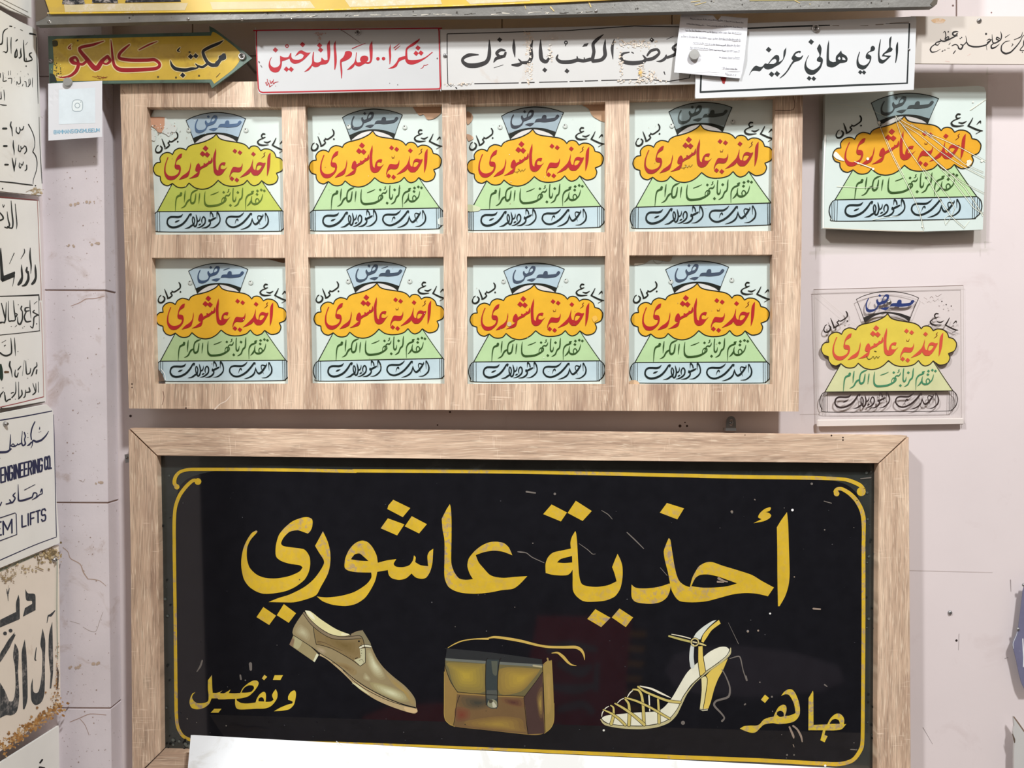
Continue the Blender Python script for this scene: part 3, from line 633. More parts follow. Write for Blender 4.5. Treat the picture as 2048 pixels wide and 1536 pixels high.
G.fill('900,422! 870,480 820,572! 860,640 905,710 910,755 870,830 800,920 700,1000 560,1070 440,1108 345,1147! 480,1150 600,1150 720,1122 830,1077 880,990 950,860 975,750 975,640 950,530', Y)
G.fill('1300,518 1230,545 1170,610 1130,700 1122,790 1160,825 1250,842 1395,845! 1395,900 1340,970 1220,1045 1080,1085 940,1100 838,1090! 900,1140 1000,1175 1130,1188 1240,1165 1330,1105 1390,1020 1435,930 1457,838! 1565,820! 1575,870 1610,905 1680,920 1750,905 1808,855! 1850,895 1910,910 1960,895 2000,830 2022,740 2030,602! 1990,630 1970,680 1978,780! 1900,770 1845,738! 1850,690 1832,670! 1822,720 1785,770 1720,790 1650,785 1625,755 1652,708! 1560,720 1462,745! 1450,670 1410,590 1360,535 / 1186,710! 1225,660 1275,650 1315,680 1368,728! 1280,724', Y)
G.fill('1620,100! 1795,185! 1718,278! 1560,195! 1570,158!; 1565,290! 1735,352! 1660,465! 1492,392!; 1810,268! 1965,350! 1885,445! 1738,372!; 290,1198! 420,1287! 350,1382! 220,1302!; 500,1168! 625,1262! 550,1360! 428,1282!', Y)
G.z = zoom(760, 980, 5.12)
G.fill('715,145! 680,200 632,295! 640,400 660,520 660,700 658,860 670,930 700,990 760,1030 850,1055 980,1062 1120,1050 1250,1025 1360,1012 1430,965 1508,882! 1380,890 1270,900 1180,890 1120,865 1060,800 1010,740 980,666! 1060,638 1150,622 1250,630 1355,668! 1320,590 1270,545 1200,530 1120,535 1040,570 970,625 910,700 895,780 920,860 952,912! 880,920 810,905 760,840 735,770 728,700 732,500 732,300 724,180', Y)
G.z = zoom(1050, 980, 5.12)
G.fill('515,420! 480,480 465,540 470,600! 400,615 290,640 235,690 210,760 212,850! 280,868 360,875 430,872 465,850 487,815! 488,900 490,1020 520,1080 580,1130 640,1145 740,1142 830,1130 920,1090 975,1010 998,900 998,790 980,720 948,653! 915,730 892,790! 915,850 938,935! 850,975 740,992 640,985 580,960 555,880 545,750 535,560 525,450 / 328,742! 370,705 482,676! 484,742! 400,748', Y)
G.fill('272,148! 430,230! 368,322! 186,247!; 520,110! 684,215! 590,317! 436,235!; 720,1220! 875,1308! 780,1404! 638,1320!; 967,1213! 1107,1305! 1032,1404! 888,1305!', Y)
G.z = zoom(1240, 980, 5.12)
G.fill('118,968! 160,1000 240,1008 350,1000 440,980 505,958 520,975 508,1040 480,1100 420,1145 330,1165 220,1160 150,1140 118,1090', Y)
G.fill('498,493! 470,560 448,630 460,720 490,840 515,970! 530,1030 570,1100 620,1140 740,1150 880,1140 1000,1110 1150,1070 1280,1055 1400,1062 1515,1088! 1576,998! 1450,930 1350,870 1200,820 1050,775 950,740 880,742 810,780 770,840 740,900 715,995! 660,975 610,935 580,870 555,760 530,600 515,510 / 730,985! 770,905 820,870 900,865 1000,885 1100,920 1200,956! 1100,985 980,998 850,1000', Y)
G.fill('480,133! 656,188! 587,301! 408,232!; 1535,176 1480,195 1430,240 1415,280 1450,298! 1366,340! 1470,320 1530,290 1548,260 1525,235 1490,226! 1530,215 1545,190; 1710,226! 1650,310 1606,382! 1610,600 1612,900 1618,1190! 1634,1190! 1690,1090 1725,980 1737,850 1730,600 1722,350', Y)
obj('title_lettering', G, M['gold'], fr)
G = Art(gl, base=3); Y2 = (212, 184, 58)
G.z = zoom(360, 1320, 7.877)
G.fill('1800,478 1745,505 1705,570 1703,628! 1745,640 1775,658 1768,685! 1690,705 1580,750 1480,807! 1600,800 1710,780 1765,740 1800,690 1825,580 1825,510', Y2)
G.fill('502,236! 440,320! 440,450 450,560 440,650 360,680 270,678 215,640 190,590 205,545 242,508! 195,530 160,600 150,680 180,750 250,775 330,770 400,740 460,690 497,605! 590,605 610,620 700,620 770,615 870,612! 868,690 890,760 950,780 1080,775 1200,768 1330,765 1420,735 1480,680 1530,600 1535,520 1508,458! 1470,510 1450,560 1475,625! 1430,655 1348,660! 1355,570 1345,515 1310,502 1250,545 1210,610 1190,670! 1060,685 960,675 900,640 888,612! 980,600 1080,570 1160,500 1220,420 1240,360 1210,325 1150,325 1070,370 990,440 950,520! 860,525 768,522! 797,465! 740,500 690,525 628,522! 667,480! 620,505 570,520 515,518! 506,400 / 965,515! 1010,440 1080,400 1150,405 1165,450 1120,500 1040,515 / 1236,650! 1240,610 1280,585 1315,605 1328,655!', Y2)
G.fill('1328,233! 1374,265! 1325,317! 1290,290!; 1490,240! 1622,240! 1582,315! 1463,313!; 540,768! 652,768! 606,830! 483,831!', Y2)
obj('small_lettering', G, M['gold'], fr)
G = Art(gl, base=3); G.z = zoom(1470, 1350, 8.258)
G.fill('1287,258! 1215,380! 1212,912! 1452,912! 1440,965 1410,1078! 1480,1112! 1530,1010! 1478,988! 1495,915! 1620,915 1730,905 1780,880 1838,808! 1802,812 1805,740 1780,680 1730,640 1670,640 1610,680 1560,740 1525,815! 1296,825! 1294,300! / 1560,808! 1600,745 1660,725 1715,750 1732,805!', Y2)
G.fill('762,345! 810,280 870,240 940,240 990,290 1040,400 1070,520 1070,640 1030,720 960,775 850,800 720,810 620,795 490,815 430,860 350,940 280,955 180,930 80,885! 150,845 250,835 350,835 410,810 470,740 550,705 638,688! 670,610 720,530 790,490 840,510 852,580 825,674! 900,670 1000,630! 980,500 940,400 890,330 830,318 / 690,655! 700,610 750,590 800,620 806,682! 740,692; 495,323! 562,380! 495,462! 428,408!', Y2)
obj('small_lettering', G, M['gold'], fr)

# painted pictures: shoe, bag, sandal
def shades(A, path, c0, c1, steps=5, lv=None):
    """nested shrinking copies of a shape from colour c0 to c1: an airbrushed patch of the painted picture"""
    pts = spline(parse(path), True, 4); cx = sum(p[0] for p in pts)/len(pts); cy = sum(p[1] for p in pts)/len(pts); l0 = A.lv
    for k in range(steps):
        t = k/(steps-1); s = 1-0.8*t; A.lv = l0+k*0.25
        A.fill(' '.join('%g,%g!' % (cx+(x-cx)*s, cy+(y-cy)*s) for x, y in pts), tuple(a+(b-a)*t for a, b in zip(c0, c1)))
    A.lv = l0
K = (24, 24, 24)
A = Art(gl, zoom(560, 1210, 6.827), 3)
A.fill('330,90! 250,200 190,300 170,370 180,410! 300,490 420,570 560,670 700,760 850,870 1000,990 1150,1110 1300,1200 1500,1300 1700,1370 1857,1400! 1850,1300 1800,1210 1700,1100 1550,980 1420,860 1330,740 1270,620 1240,540 1200,460 1130,348! 1050,360 980,390 950,410! 800,430 600,380 450,250', (142, 128, 94))
A.fill('180,412! 125,540! 475,782! 532,682! 420,572 300,492', (148, 136, 98)); A.fill('125,540! 165,450! 200,470! 170,572!', (128, 106, 82)); A.fill('200,430! 300,495 250,600 190,575! ', (166, 160, 122)); A.fill('475,782! 532,682! 500,660! 452,766!', (206, 208, 176))
A.fill('540,690! 620,730 700,790 860,930 1000,1070 1100,1160 1300,1290 1500,1380 1700,1450 1830,1482 1878,1455 1862,1402! 1700,1368 1500,1298 1300,1198 1150,1108 1000,988 850,868 700,758 560,668', (176, 156, 116))
A.fill('980,1060 1060,1090 1180,1180 1230,1230 1120,1165', (206, 204, 160)); A.fill('1700,1395 1860,1420 1870,1455 1820,1475 1720,1450', (204, 178, 132))
A.lv = 4
shades(A, '190,330 260,240 330,270 400,330 440,440 400,520 300,470 200,400', (142, 128, 94), (178, 172, 138))
shades(A, '480,560 600,580 660,650 600,690 500,630', (142, 128, 94), (166, 150, 122), 4)
shades(A, '1170,590 1230,600 1300,740 1400,880 1440,1000 1360,1020 1260,940 1190,800', (150, 138, 102), (200, 200, 165), 6)
shades(A, '1230,1060 1400,1080 1600,1150 1740,1240 1760,1310 1650,1320 1450,1250 1300,1170', (150, 140, 100), (198, 198, 160), 6)
shades(A, '1150,900 1250,1000 1230,1060 1120,1010', (142, 128, 94), (176, 170, 134), 4)
shades(A, '1440,930 1600,1040 1750,1180 1830,1300 1840,1370 1780,1340 1700,1200 1550,1090', (150, 132, 90), (160, 136, 78), 3)
shades(A, '700,780 900,800 1050,900 1000,960 850,850', (140, 122, 84), (122, 102, 68), 4)
A.lv = 5.5
A.fill('460,310! 560,380 700,458 900,478 1120,455! 1160,540 1165,790! 1095,833! 1000,760 850,670 700,590 495,540!', (128, 110, 74)); 
shades(A, '620,420 900,490 1060,500 1080,600 1040,690 850,630 660,540', (124, 106, 70), (112, 94, 56), 4)
A.fill('1090,600! 1160,590! 1162,790! 1095,830! 1010,750! 1100,720!', (184, 182, 146))
A.fill('325,100! 420,210 560,330 700,405 850,430 1000,420 1100,412! 1135,345! 1050,358 975,395! 955,412 900,425 ', (134, 118, 90))
A.rib('330,110,30 420,235,34 560,350,38 700,425,40 850,450,40 1000,442,36 1105,432,24', (128, 114, 90))
A.lv = 7
A.fill('340,75! 400,80 450,110 550,190 700,290 800,345 952,402! 900,420 800,422 680,390 560,320 460,240 380,150', (210, 204, 152)); A.fill('345,80 400,84 440,125 480,200 420,170', (222, 220, 190)); A.fill('840,385 900,385 948,403 900,417 840,412', (222, 218, 180))
A.fill('1130,350! 1200,460 1240,540 1170,540 1140,470 1110,415! 985,400! 1050,370', (126, 118, 90))
A.rib('1092,582,24 1150,556,26 1235,566,26', (206, 204, 178))
A.lv = 8.5
A.rib('180,410,7 420,565,8 560,668,8 700,755,9 850,872,10 1000,1000,11 1150,1105,12 1300,1190,11 1500,1288,11 1700,1362,13 1857,1400,9', K)
A.rib('860,890,6 1000,1030,8 1150,1140,8 1400,1270,8 1600,1345,8 1860,1410,6; 125,540,4 180,412,5; 475,782,5 532,682,5', K)
A.rib('315,118,6 420,262,7 560,380,7 700,455,7 850,474,7 1000,465,7 1112,455,6; 338,100,6 420,205,7 560,328,7 700,405,7 850,432,7 1000,424,7 1085,418,8 1125,450,8 1148,530,8 1164,620,8 1164,785,8! 1095,835,8! 1000,762,8 850,672,8 700,592,7 560,548,7 495,540,7! 470,420,7 455,300,7', K)
A.rib('1075,580,6 1110,550,7 1180,538,7 1245,555,7; 1085,600,6 1150,578,6 1240,582,6; 960,385,16 965,412,14; 1078,495,26; 1110,525,8; 1110,560,8; 1112,620,10; 1112,658,10; 1105,692,10; 1060,718,8 1030,732,10; 1000,725,7; 960,702,6; 900,660,6', K)
A.rib('510,498,6 600,512,5 700,560,4 850,625,3; 510,515,5 560,522,4; 1080,760,4 1120,740,4 1145,790,4', (84, 62, 44))
obj('shoe_picture', A, M['paint'], fr, 'tan lace-up shoe painted under the title')
A = Art(gl, zoom(870, 1250, 6.4), 3)
A.fill('150,310! 160,300 700,350 1370,440! 1375,510! 700,470 135,430!', (43, 45, 46))
A.fill('130,425! 700,465 1378,510! 1420,470 1495,450! 1510,700 1525,1100 1522,1220 1480,1320 1400,1385 1300,1408 1150,1400 700,1350 250,1300 150,1240 115,1150 118,900 125,550', (142, 116, 66))
A.lv = 4; A.fill('280,885! 700,915 1140,930! 1160,1150 1185,1395! 700,1348 240,1300! 265,1050', (112, 88, 58))
shades(A, '300,900 700,920 800,960 700,1060 500,1090 330,1050', (104, 84, 58), (66, 64, 54), 5); shades(A, '270,1050 440,1080 440,1200 300,1240 255,1180', (112, 80, 56), (114, 62, 46), 4)
shades(A, '860,930 1120,945 1140,1050 1000,1040 880,1000', (112, 84, 56), (84, 54, 46), 4); shades(A, '400,1230 800,1170 1100,1200 1140,1320 1140,1370 700,1330 420,1290', (124, 98, 58), (150, 124, 60), 5)
A.fill('1140,925! 1375,600! 1385,1000 1400,1390! 1190,1398! 1165,1150', (72, 54, 50)); shades(A, '1290,900 1380,740 1390,1200 1330,1200', (78, 58, 50), (150, 126, 66), 5)
A.fill('1382,520! 1495,455! 1512,800 1523,1210 1480,1320 1412,1382! 1400,1000', (150, 128, 70)); shades(A, '1400,540 1480,480 1490,800 1500,1200 1420,1300', (150, 128, 72), (166, 138, 80), 3)
A.lv = 5.5; A.fill('130,430! 700,468 1375,512! 1368,600 1300,710 1150,912! 700,892 285,860! 200,740 135,560', (104, 96, 64))
shades(A, '170,480 600,500 640,520 640,850 300,850 220,720 180,560', (130, 114, 62), (166, 144, 58), 6); shades(A, '830,560 1300,560 1340,580 1250,700 1100,850 830,880', (136, 114, 60), (168, 142, 60), 6)
A.rib('140,440,30 700,480,34 1370,522,34', (104, 108, 100)); A.rib('1260,520,22 1362,535,22', (168, 160, 128))
A.lv = 7; A.fill('660,440! 822,448! 805,700 800,1040 770,1065 740,1070 700,1060 662,1030! 645,800', (54, 62, 62)); A.fill('720,460! 800,462! 790,640 740,620', (84, 88, 76)); A.fill('665,835! 790,835! 790,940 670,940', (78, 82, 76))
A.fill('690,960 740,950 790,980 795,1040 760,1062 700,1052 670,1020', (130, 130, 106)); A.fill('735,980 765,1000 790,1050 740,1050', (184, 182, 160)); A.fill('690,960 730,955 740,985 700,1000', (70, 66, 54))
A.lv = 8; A.rib('680,425,6 655,460,9 645,700,9 650,900,8 655,1020,8; 850,425,6 825,460,10 800,700,9 802,1040,9; 290,860,6 700,892,7 1150,912,7; 130,430,6 132,540,7 200,720,7 290,862,7; 1375,512,7 1385,700,9 1395,1000,9 1408,1385,9; 1375,600,6 1300,712,6 1150,912,6 1140,950,6 1165,1200,7 1190,1395,8; 315,900,6 275,1020,6 260,1150,6 235,1290,6', (30, 26, 24))
A.rib('118,600,5 117,1000,5 118,1160,6 150,1240,6 250,1300,6; 1525,1000,4 1522,1220,5 1480,1322,5 1400,1388,5', (176, 150, 78))
A.rib('165,292,6 250,243,14 350,203,15 500,180,14 680,176,26; 680,168,16 760,155,28 900,170,34 1100,205,34 1300,255,30 1450,280,30 1650,285,34 1800,285,38 1870,320,36 1905,380,24 1915,446,6; 1495,360,8 1570,355,24 1640,408,38 1700,475,30 1750,510,18 1808,521,6', (192, 164, 84))
A.rib('1440,430,24 1450,465,14', (150, 128, 80))
obj('bag_picture', A, M['paint'], fr, 'gold handbag painted below the title')
A = Art(gl, zoom(1180, 1225, 6.4), 3)
CW = (222, 221, 198); GY = (196, 184, 108)
A.fill('150,1350! 200,1322 300,1308 600,1280 850,1265 950,1210 1050,1090 1150,920 1250,760 1400,620 1520,510 1650,445 1740,440 1785,480 1775,540 1700,610 1600,670 1480,755! 1300,915 1200,1065 1150,1190 1080,1310 950,1395 750,1440 500,1452 300,1438 190,1405', CW)
A.lv = 3.5; A.rib('140,1370,16 200,1430,28 400,1466,34 650,1476,36 850,1452,36 1000,1397,36 1095,1305,34 1160,1180,30 1230,1040,26 1330,905,24 1430,815,22 1550,722,22 1700,620,20 1790,530,20 1800,455,12', (186, 178, 132))
A.lv = 4; A.rib('150,1368,8 230,1420,8 400,1445,8 700,1450,8 900,1415,8 1020,1355,8 1120,1230,8 1190,1080,9 1300,930,10 1420,815,10 1480,755,8 1600,672,8 1740,562,8 1785,485,8 1775,455,6', K)
A.fill('1480,815! 1550,740 1650,670 1765,588! 1700,740 1640,850 1590,980 1550,1130 1512,1235! 1450,1240! 1480,1050 1505,900', (214, 188, 88)); A.fill('1425,825! 1480,808! 1503,870 1480,1050 1446,1250! 1405,1238! 1430,1000', (214, 206, 150)); A.fill('1400,1236! 1510,1230! 1505,1255! 1440,1262!', (190, 186, 160))
A.lv = 4.5; A.rib('1425,835,8 1480,812,8 1503,870,9 1480,1050,9 1446,1246,8; 1405,1232,6 1440,1246,7 1512,1232,7; 1480,815,5 1505,850,5', K)
A.rib('1312,690,56 1300,600,58 1302,500,54 1312,420,44', (200, 205, 198)); A.rib('1340,640,8 1330,560,8 1340,420,8', K)
A.fill('1318,335! 1360,262 1450,182 1560,112 1625,95! 1520,190 1445,290 1412,345!', (206, 212, 200))
A.lv = 5; A.fill('1425,372! 1450,285 1540,182 1650,95! 1672,142! 1560,225 1495,320 1452,385!', (214, 188, 84)); A.fill('1405,812! 1385,640 1384,435! 1440,428! 1450,560 1482,758! 1430,812!', (214, 190, 96))
A.lv = 5.5; A.rib('1415,350,6 1445,285,8 1520,190,8 1625,95,6; 1384,440,8 1383,640,9 1408,815,9; 1445,440,8 1452,580,9 1480,750,9; 1410,815,9 1440,800,9 1480,760,8', K)
A.lv = 6; A.rib('1010,300,42 1150,335,50 1290,375,44 1480,418,40', K); A.lv = 6.5; A.rib('1012,302,22 1150,340,28 1280,372,26', (178, 168, 98)); A.rib('1045,278,8 1160,300,13 1285,332,12', (222, 216, 190)); A.rib('1390,392,22 1440,408,24 1484,422,10', (204, 190, 124))
A.lv = 7; A.ring(1342, 380, 48, 18, (196, 182, 120)); A.lv = 7.5; A.ring(1342, 380, 58, 5, K); A.rib('1315,375,26 1370,388,26', K); A.rib('1318,376,16 1366,386,16', (212, 202, 158))
ST = ['755,1060,18 765,1260,14|w', '640,942,12 780,975,24 900,1030,26 1030,1090,8|w', '480,1080,10 510,1030,14 550,995,12|w', '350,1160,8 390,1120,12 430,1100,10|w', '150,1330,8 160,1280,12 200,1225,12 240,1200,8|w', '870,1100,24 880,1250,30 885,1410,34', '550,985,18 620,995,26 660,1060,30 680,1200,34 690,1425,36', '450,1090,18 600,1135,26 780,1220,26 900,1290,26 1020,1360,22',
      '450,1110,20 495,1170,30 505,1300,36 498,1440,38', '320,1165,18 420,1220,28 550,1310,32 695,1435,36', '265,1190,14 300,1220,22 300,1320,30 272,1425,36', '170,1245,14 270,1290,24 370,1360,28 450,1438,28', '615,950,24 700,1010,26 860,1080,28 1000,1130,30 1150,1150,30']
A.lv = 8
for i, s_ in enumerate(ST):
    p, _, f = s_.partition('|'); A.lv = 8+i*0.3; A.rib(p, K, add=12); A.lv += 0.15; A.rib(p, (226, 222, 200) if f else (196, 180, 104))
obj('sandal_picture', A, M['paint'], fr, 'high-heeled strappy sandal painted below the title')
# chips and scratches in the black paint, plus one painted glint
A = Art(gl, base=4); g1 = (112, 106, 100); g2 = (146, 130, 116)
A.z = zoom(1180, 1225, 6.4)
A.rib('1690,730,12 1740,820,16 1790,960,20 1770,1080,28 1620,1130,26 1590,1190,26 1680,1290,22 1720,1350,20 1690,1390,26; 1790,590,10 1900,560,16 1930,600,16 1960,740,12 2005,870,18; 1770,130,4 1900,400,8', g1); A.disc(1190, 1412, 26, g1); A.disc(2020, 240, 16, (130, 130, 130)); A.disc(176, 1508, 14, (220, 220, 210)); A.rib('1980,1180,20', g1)
A.z = zoom(1470, 1350, 8.258)
A.rib('900,860,30 960,1000,36 970,1040,20; 960,840,30 1030,900,30 1090,1010,34 1110,1100,20; 960,1150,14 975,1190,10', g2); A.rib('180,20,26 200,90,20; 170,480,26; 620,600,20; 610,360,34; 410,120,26; 1480,160,24 1520,190,16; 770,985,16; 860,1320,30; 975,1320,26; 1910,1228,16 2010,1235,20; 1965,1120,18; 850,1370,14', g1); A.disc(1490, 1498, 20, (235, 238, 235))
A.z = zoom(360, 1320, 7.877)
A.rib('350,10,26 320,100,30 265,185,12; 1110,60,50 1115,150,40; 950,240,26 960,300,30; 1030,320,24; 115,925,24; 262,985,16; 728,1035,24', g1)
A.z = zoom(760, 980, 5.12)
A.rib('1410,632,8 1440,636,16 1500,645,9 1560,690,9 1680,745,7; 1500,18,18 1590,30,14; 1790,40,26; 1565,545,14; 1380,1200,10; 770,1400,9; 1005,1075,7; 1075,1068,7', g1)
A.z = zoom(1050, 980, 5.12)
A.rib('785,210,6 850,250,9 893,298,6; 1045,435,10 1130,515,12 1215,600,8; 555,550,5 640,610,8 690,655,8 720,655,5; 1385,795,5 1455,875,7', g1)
A.z = zoom(1240, 980, 5.12)
A.rib('1010,905,26 1060,930,18 1100,940,10; 1000,940,20 1060,945,12; 1980,1215,18 2050,1220,16; 1310,1450,20; 1415,1440,20; 1145,222,26; 1380,98,14; 1785,890,14', g2); A.disc(1766, 205, 13, (245, 245, 245)); A.disc(1537, 1265, 10, (230, 230, 225))  # the whitest dot is a glint painted onto the glass
A.z = zoom(1400, 780, 4.452)
A.rib('1105,990,8 1170,1008,8; 750,1050,8; 490,978,12; 285,1090,20; 995,835,22; 1110,1245,14; 1370,1225,8; 1430,790,8 1520,780,12', g1)
A.z = lambda x, y: (x, y)
rr = random.Random(11)
for _ in range(60): A.disc(rr.uniform(360, 1715), rr.uniform(960, 1500), rr.uniform(0.5, 1.5), rr.choice([(58, 58, 62), (80, 80, 82), (44, 46, 50)]), 6)
for _ in range(40): 
    x = rr.choice([rr.uniform(324, 342), rr.uniform(1733, 1750)]); A.disc(x, rr.uniform(930, 1500), rr.uniform(0.8, 3), rr.choice([(30, 34, 34), (70, 78, 74), (84, 90, 86)]), 6)
for _ in range(24): A.disc(rr.uniform(330, 380), rr.uniform(1478, 1503), rr.uniform(1, 4), rr.choice([(20, 22, 22), (96, 100, 94)]), 6)
obj('chip_and_fleck', A, M['paint'], fr)

# ------------------------------------------------------------------ pale board leaning in front at the bottom
tilt = lambda x, y, o=0.0: P(x, y, 0.078+(y-1470)*0.00045+o)
wbz = thing('white_board', P(1010, 1540, 0.07), 'blank scuffed white board leaning in front of the framed sign at the bottom', 'board')
obj('panel', slab([quad('388,1470 860,1496 1340,1519 1900,1548 1900,1800 362,1760')], tilt, 0.0, -0.006), M['whiteboard'], wbz)
a = Art(tilt); z = zoom(240, 1380, 3.938)
a.z = z; a.fill('1700,410! 1780,470! 1720,520!', (206, 208, 204)); a.rib('1705,405,5 1890,535,3; 1720,515,4 1780,470,4 1705,425,4', (190, 192, 190)); a.rib('1018,462,8 1016,478,8; 1425,462,10 1426,480,10; 1255,502,8', (110, 112, 112)); a.rib('1250,425,6 1450,432,6 1700,455,4; 860,410,5 1050,425,5', (206, 206, 204)); a.fill('700,500 800,560 880,540 980,614 620,614', (226, 222, 212))
obj('scuff', a, M['paint_matt'], wbz)
# ------------------------------------------------------------------ big channel-framed sign across the top
tb = thing('long_yellow_sign', P(960, -60, 0.1), 'long yellow sign with black letters in a scuffed grey metal channel, along the top', 'sign')
TD = 0.118
obj('channel', slab([quad('69,-40 72,50 557,37 1050,31 1358,23 1866,13 1874,8 1878,-60')], plane(TD), 0.0, -0.012), M['alu'], tb)
obj('face_panel', slab([quad('78,-420 84,-20 100,28 635,21.5 1100,5.5 1260,-2 1900,-20 1900,-420')], plane(TD+0.003), 0.0, -0.0025), M['bigyellow'], tb)
a = Art(plane(TD+0.003))
a.fill('128,8! 376,6! 370,20! 130,24!; 420,4! 620,2! 630,16! 425,19!; 690,0! 880,-4! 884,8! 700,14!; 930,-2! 1060,-6! 1060,2! 940,8!', (204, 190, 150))
a.rib('95,26,2 635,20,2 1100,4,2', (226, 190, 60))
obj('pale_panel', a, M['paint_worn'], tb)
a = Art(plane(TD+0.003), base=3)
a.fill('124,8! 130,-30! 160,-30! 170,8! 146,9!; 184,6! 186,-30! 232,-30! 236,6!; 250,5! 262,-30! 350,-30! 362,3!', (40, 42, 46))
obj('lettering', a, M['paint_worn'], tb)
a = Art(plane(TD))
rr = random.Random(3)
a.z = lambda x, y: (x, y)
a.fill('70,0! 96,0! 100,18 92,34 72,44!', (98, 88, 78)); a.rib('98,42,4 101,44,3; 376,40,3; 484,40,3; 583,37,2', (226, 224, 214))
for _ in range(46):
    x = rr.uniform(560, 1180); a.rib(f'{x:.0f},{36-(x-557)*0.014+rr.uniform(-5,-1):.0f},{rr.uniform(0.8,2):.1f} {x+rr.uniform(2,14):.0f},{36-(x-557)*0.014+rr.uniform(-5,-1):.0f},0.8', rr.choice([(206, 200, 186), (180, 176, 164), (70, 66, 60)]))
for _ in range(60):
    x = rr.uniform(90, 1850); a.disc(x, rr.uniform(24, 46)-(x*0.02), rr.uniform(0.6, 2), rr.choice([(80, 76, 70), (150, 146, 136), (60, 56, 50)]), 6)
a.rib('1382,4,1 1400,2,1.5; 1390,10,1.4 1412,4,1; 1176,0,3 1182,14,2; 1101,14,3 1108,22,2; 1588,0,2 1600,6,1; 1620,8,2; 1050,12,2 1052,18,1', (196, 176, 120))
a.fill('1870,-3! 1876,-3! 1874,8! 1866,13! 1860,8!', (84, 78, 68)); a.rib('1500,1,2 1860,-3,2', (150, 142, 90))
obj('scuff', a, M['paint_matt'], tb)
for x, y in ((98, 43), (376, 38), (484, 39), (1192, 22)): screw(tb, plane(TD), x, y, 3.2, 0, M['metal'], name='rivet', depth=0.002)

# ------------------------------------------------------------------ yellow arrow sign
AD = 0.073; zk = zoom(60, 30, 4.452)
ar = thing('arrow_sign', P(290, 115, AD), 'yellow arrow-shaped tin sign with red and black lettering, pointing right', 'sign')
obj('tin_plate', slab([zl(zk, '160,188 400,183 1100,165 1600,152 1596,98 1640,120 1860,285 1978,385 1800,520 1620,652 1598,602 1100,604 640,612 172,606')], plane(AD), 0.0, -0.003), M['green_tin'], ar)
a = Art(plane(AD), zk, 1)
a.fill('200,225! 240,212! 700,204 1200,192 1612,184! 1630,150 1700,190 1860,320 1868,400 1800,490 1640,612! 1615,574! 1100,578 640,585 240,588! 205,520! 212,400!', (206, 174, 66))
obj('yellow_field', a, M['yellow_field'], ar)
r_ = (150, 34, 42); kb = (34, 38, 44); cream = (226, 208, 150)
KR = '658,232,6 560,265,24 440,297,28 500,385,36 585,478,46 640,412,36 690,366,24; 690,368,28 714,408,26 680,436,18 645,424,16; 512,402,22 470,438,26 432,434,22 386,424,34 366,396,36 402,376,22 424,404,22 430,450,30 408,502,30 358,542,22 290,556,12 240,546,5; 885,264,12 832,308,24 796,348,26 800,386,28 900,402,30 1040,402,30 1108,398,28 1150,428,26 1150,458,28 1100,480,30 900,490,36 800,486,36 752,450,28 736,382,22 728,300,16 720,222,5; 1132,236,5 1060,264,14 970,310,10; 366,264,7 340,292,10 362,302,8 352,274,5'
KB = '1722,226,5 1680,252,24 1600,286,28 1542,322,26 1552,372,28 1580,420,30 1620,446,34 1662,440,32 1690,402,32; 1722,352,24 1732,380,32 1696,392,30 1690,372,20; 1582,432,22 1540,462,22 1500,456,18 1475,436,10; 1505,454,16 1482,474,16 1440,478,26 1380,490,32 1300,480,32 1264,448,24 1250,404,5; 1336,290,8 1314,316,14 1332,326,7'
a = Art(plane(AD), zk, 2); a.rib(KR, cream, add=20); a.rib(KB, cream, add=14)
a.dia([(1430, 370), (1476, 364), (1360, 536)], 34, cream)
obj('letter_outline', a, M['paint'], ar)
a = Art(plane(AD), zk, 3); a.rib(KR, r_); obj('red_lettering', a, M['paint'], ar)
a = Art(plane(AD), zk, 3); a.rib(KB, kb); a.dia([(1430, 370), (1476, 364), (1360, 536)], 24, kb); a.rib('1692,518,3 1660,552,5', kb); a.fill('1688,364 1736,340 1744,382 1704,410 1674,456 1640,460 1650,420 1680,392', kb); obj('black_lettering', a, M['paint'], ar)
a = Art(plane(AD), zk, 3); a.rib('555,548,3 590,552,4 620,546,3 650,556,4 690,550,3; 625,572,4 600,540,4; 648,575,4 655,545,3; 600,566,3 640,560,4 680,560,3', (140, 70, 40))
rr = random.Random(5)
for _ in range(50): a.disc(rr.gauss(245, 25), rr.gauss(490, 45), rr.uniform(2, 6), rr.choice([(90, 80, 50), (226, 208, 110), (60, 70, 60)]), 6)
for x, y in ((215, 250), (425, 228), (1140, 550), (1300, 556), (1420, 330), (1505, 540)): a.disc(x, y, 9, (84, 76, 50), 7)
a.fill('175,520! 215,530 240,590! 175,600!', (46, 52, 50)); a.fill('200,230 240,228 245,270 205,280', (74, 70, 50))
obj('chip_and_fleck', a, M['paint_matt'], ar)
screw(ar, plane(AD), *zk(1890, 372), 7.5, 0, M['metal'], name='bolt', depth=0.004, mplen=AD-0.001, ring=True)
screw(ar, plane(AD), *zk(186, 410), 4.5, 0, M['dull_metal'], depth=0.003, mplen=AD-0.042)

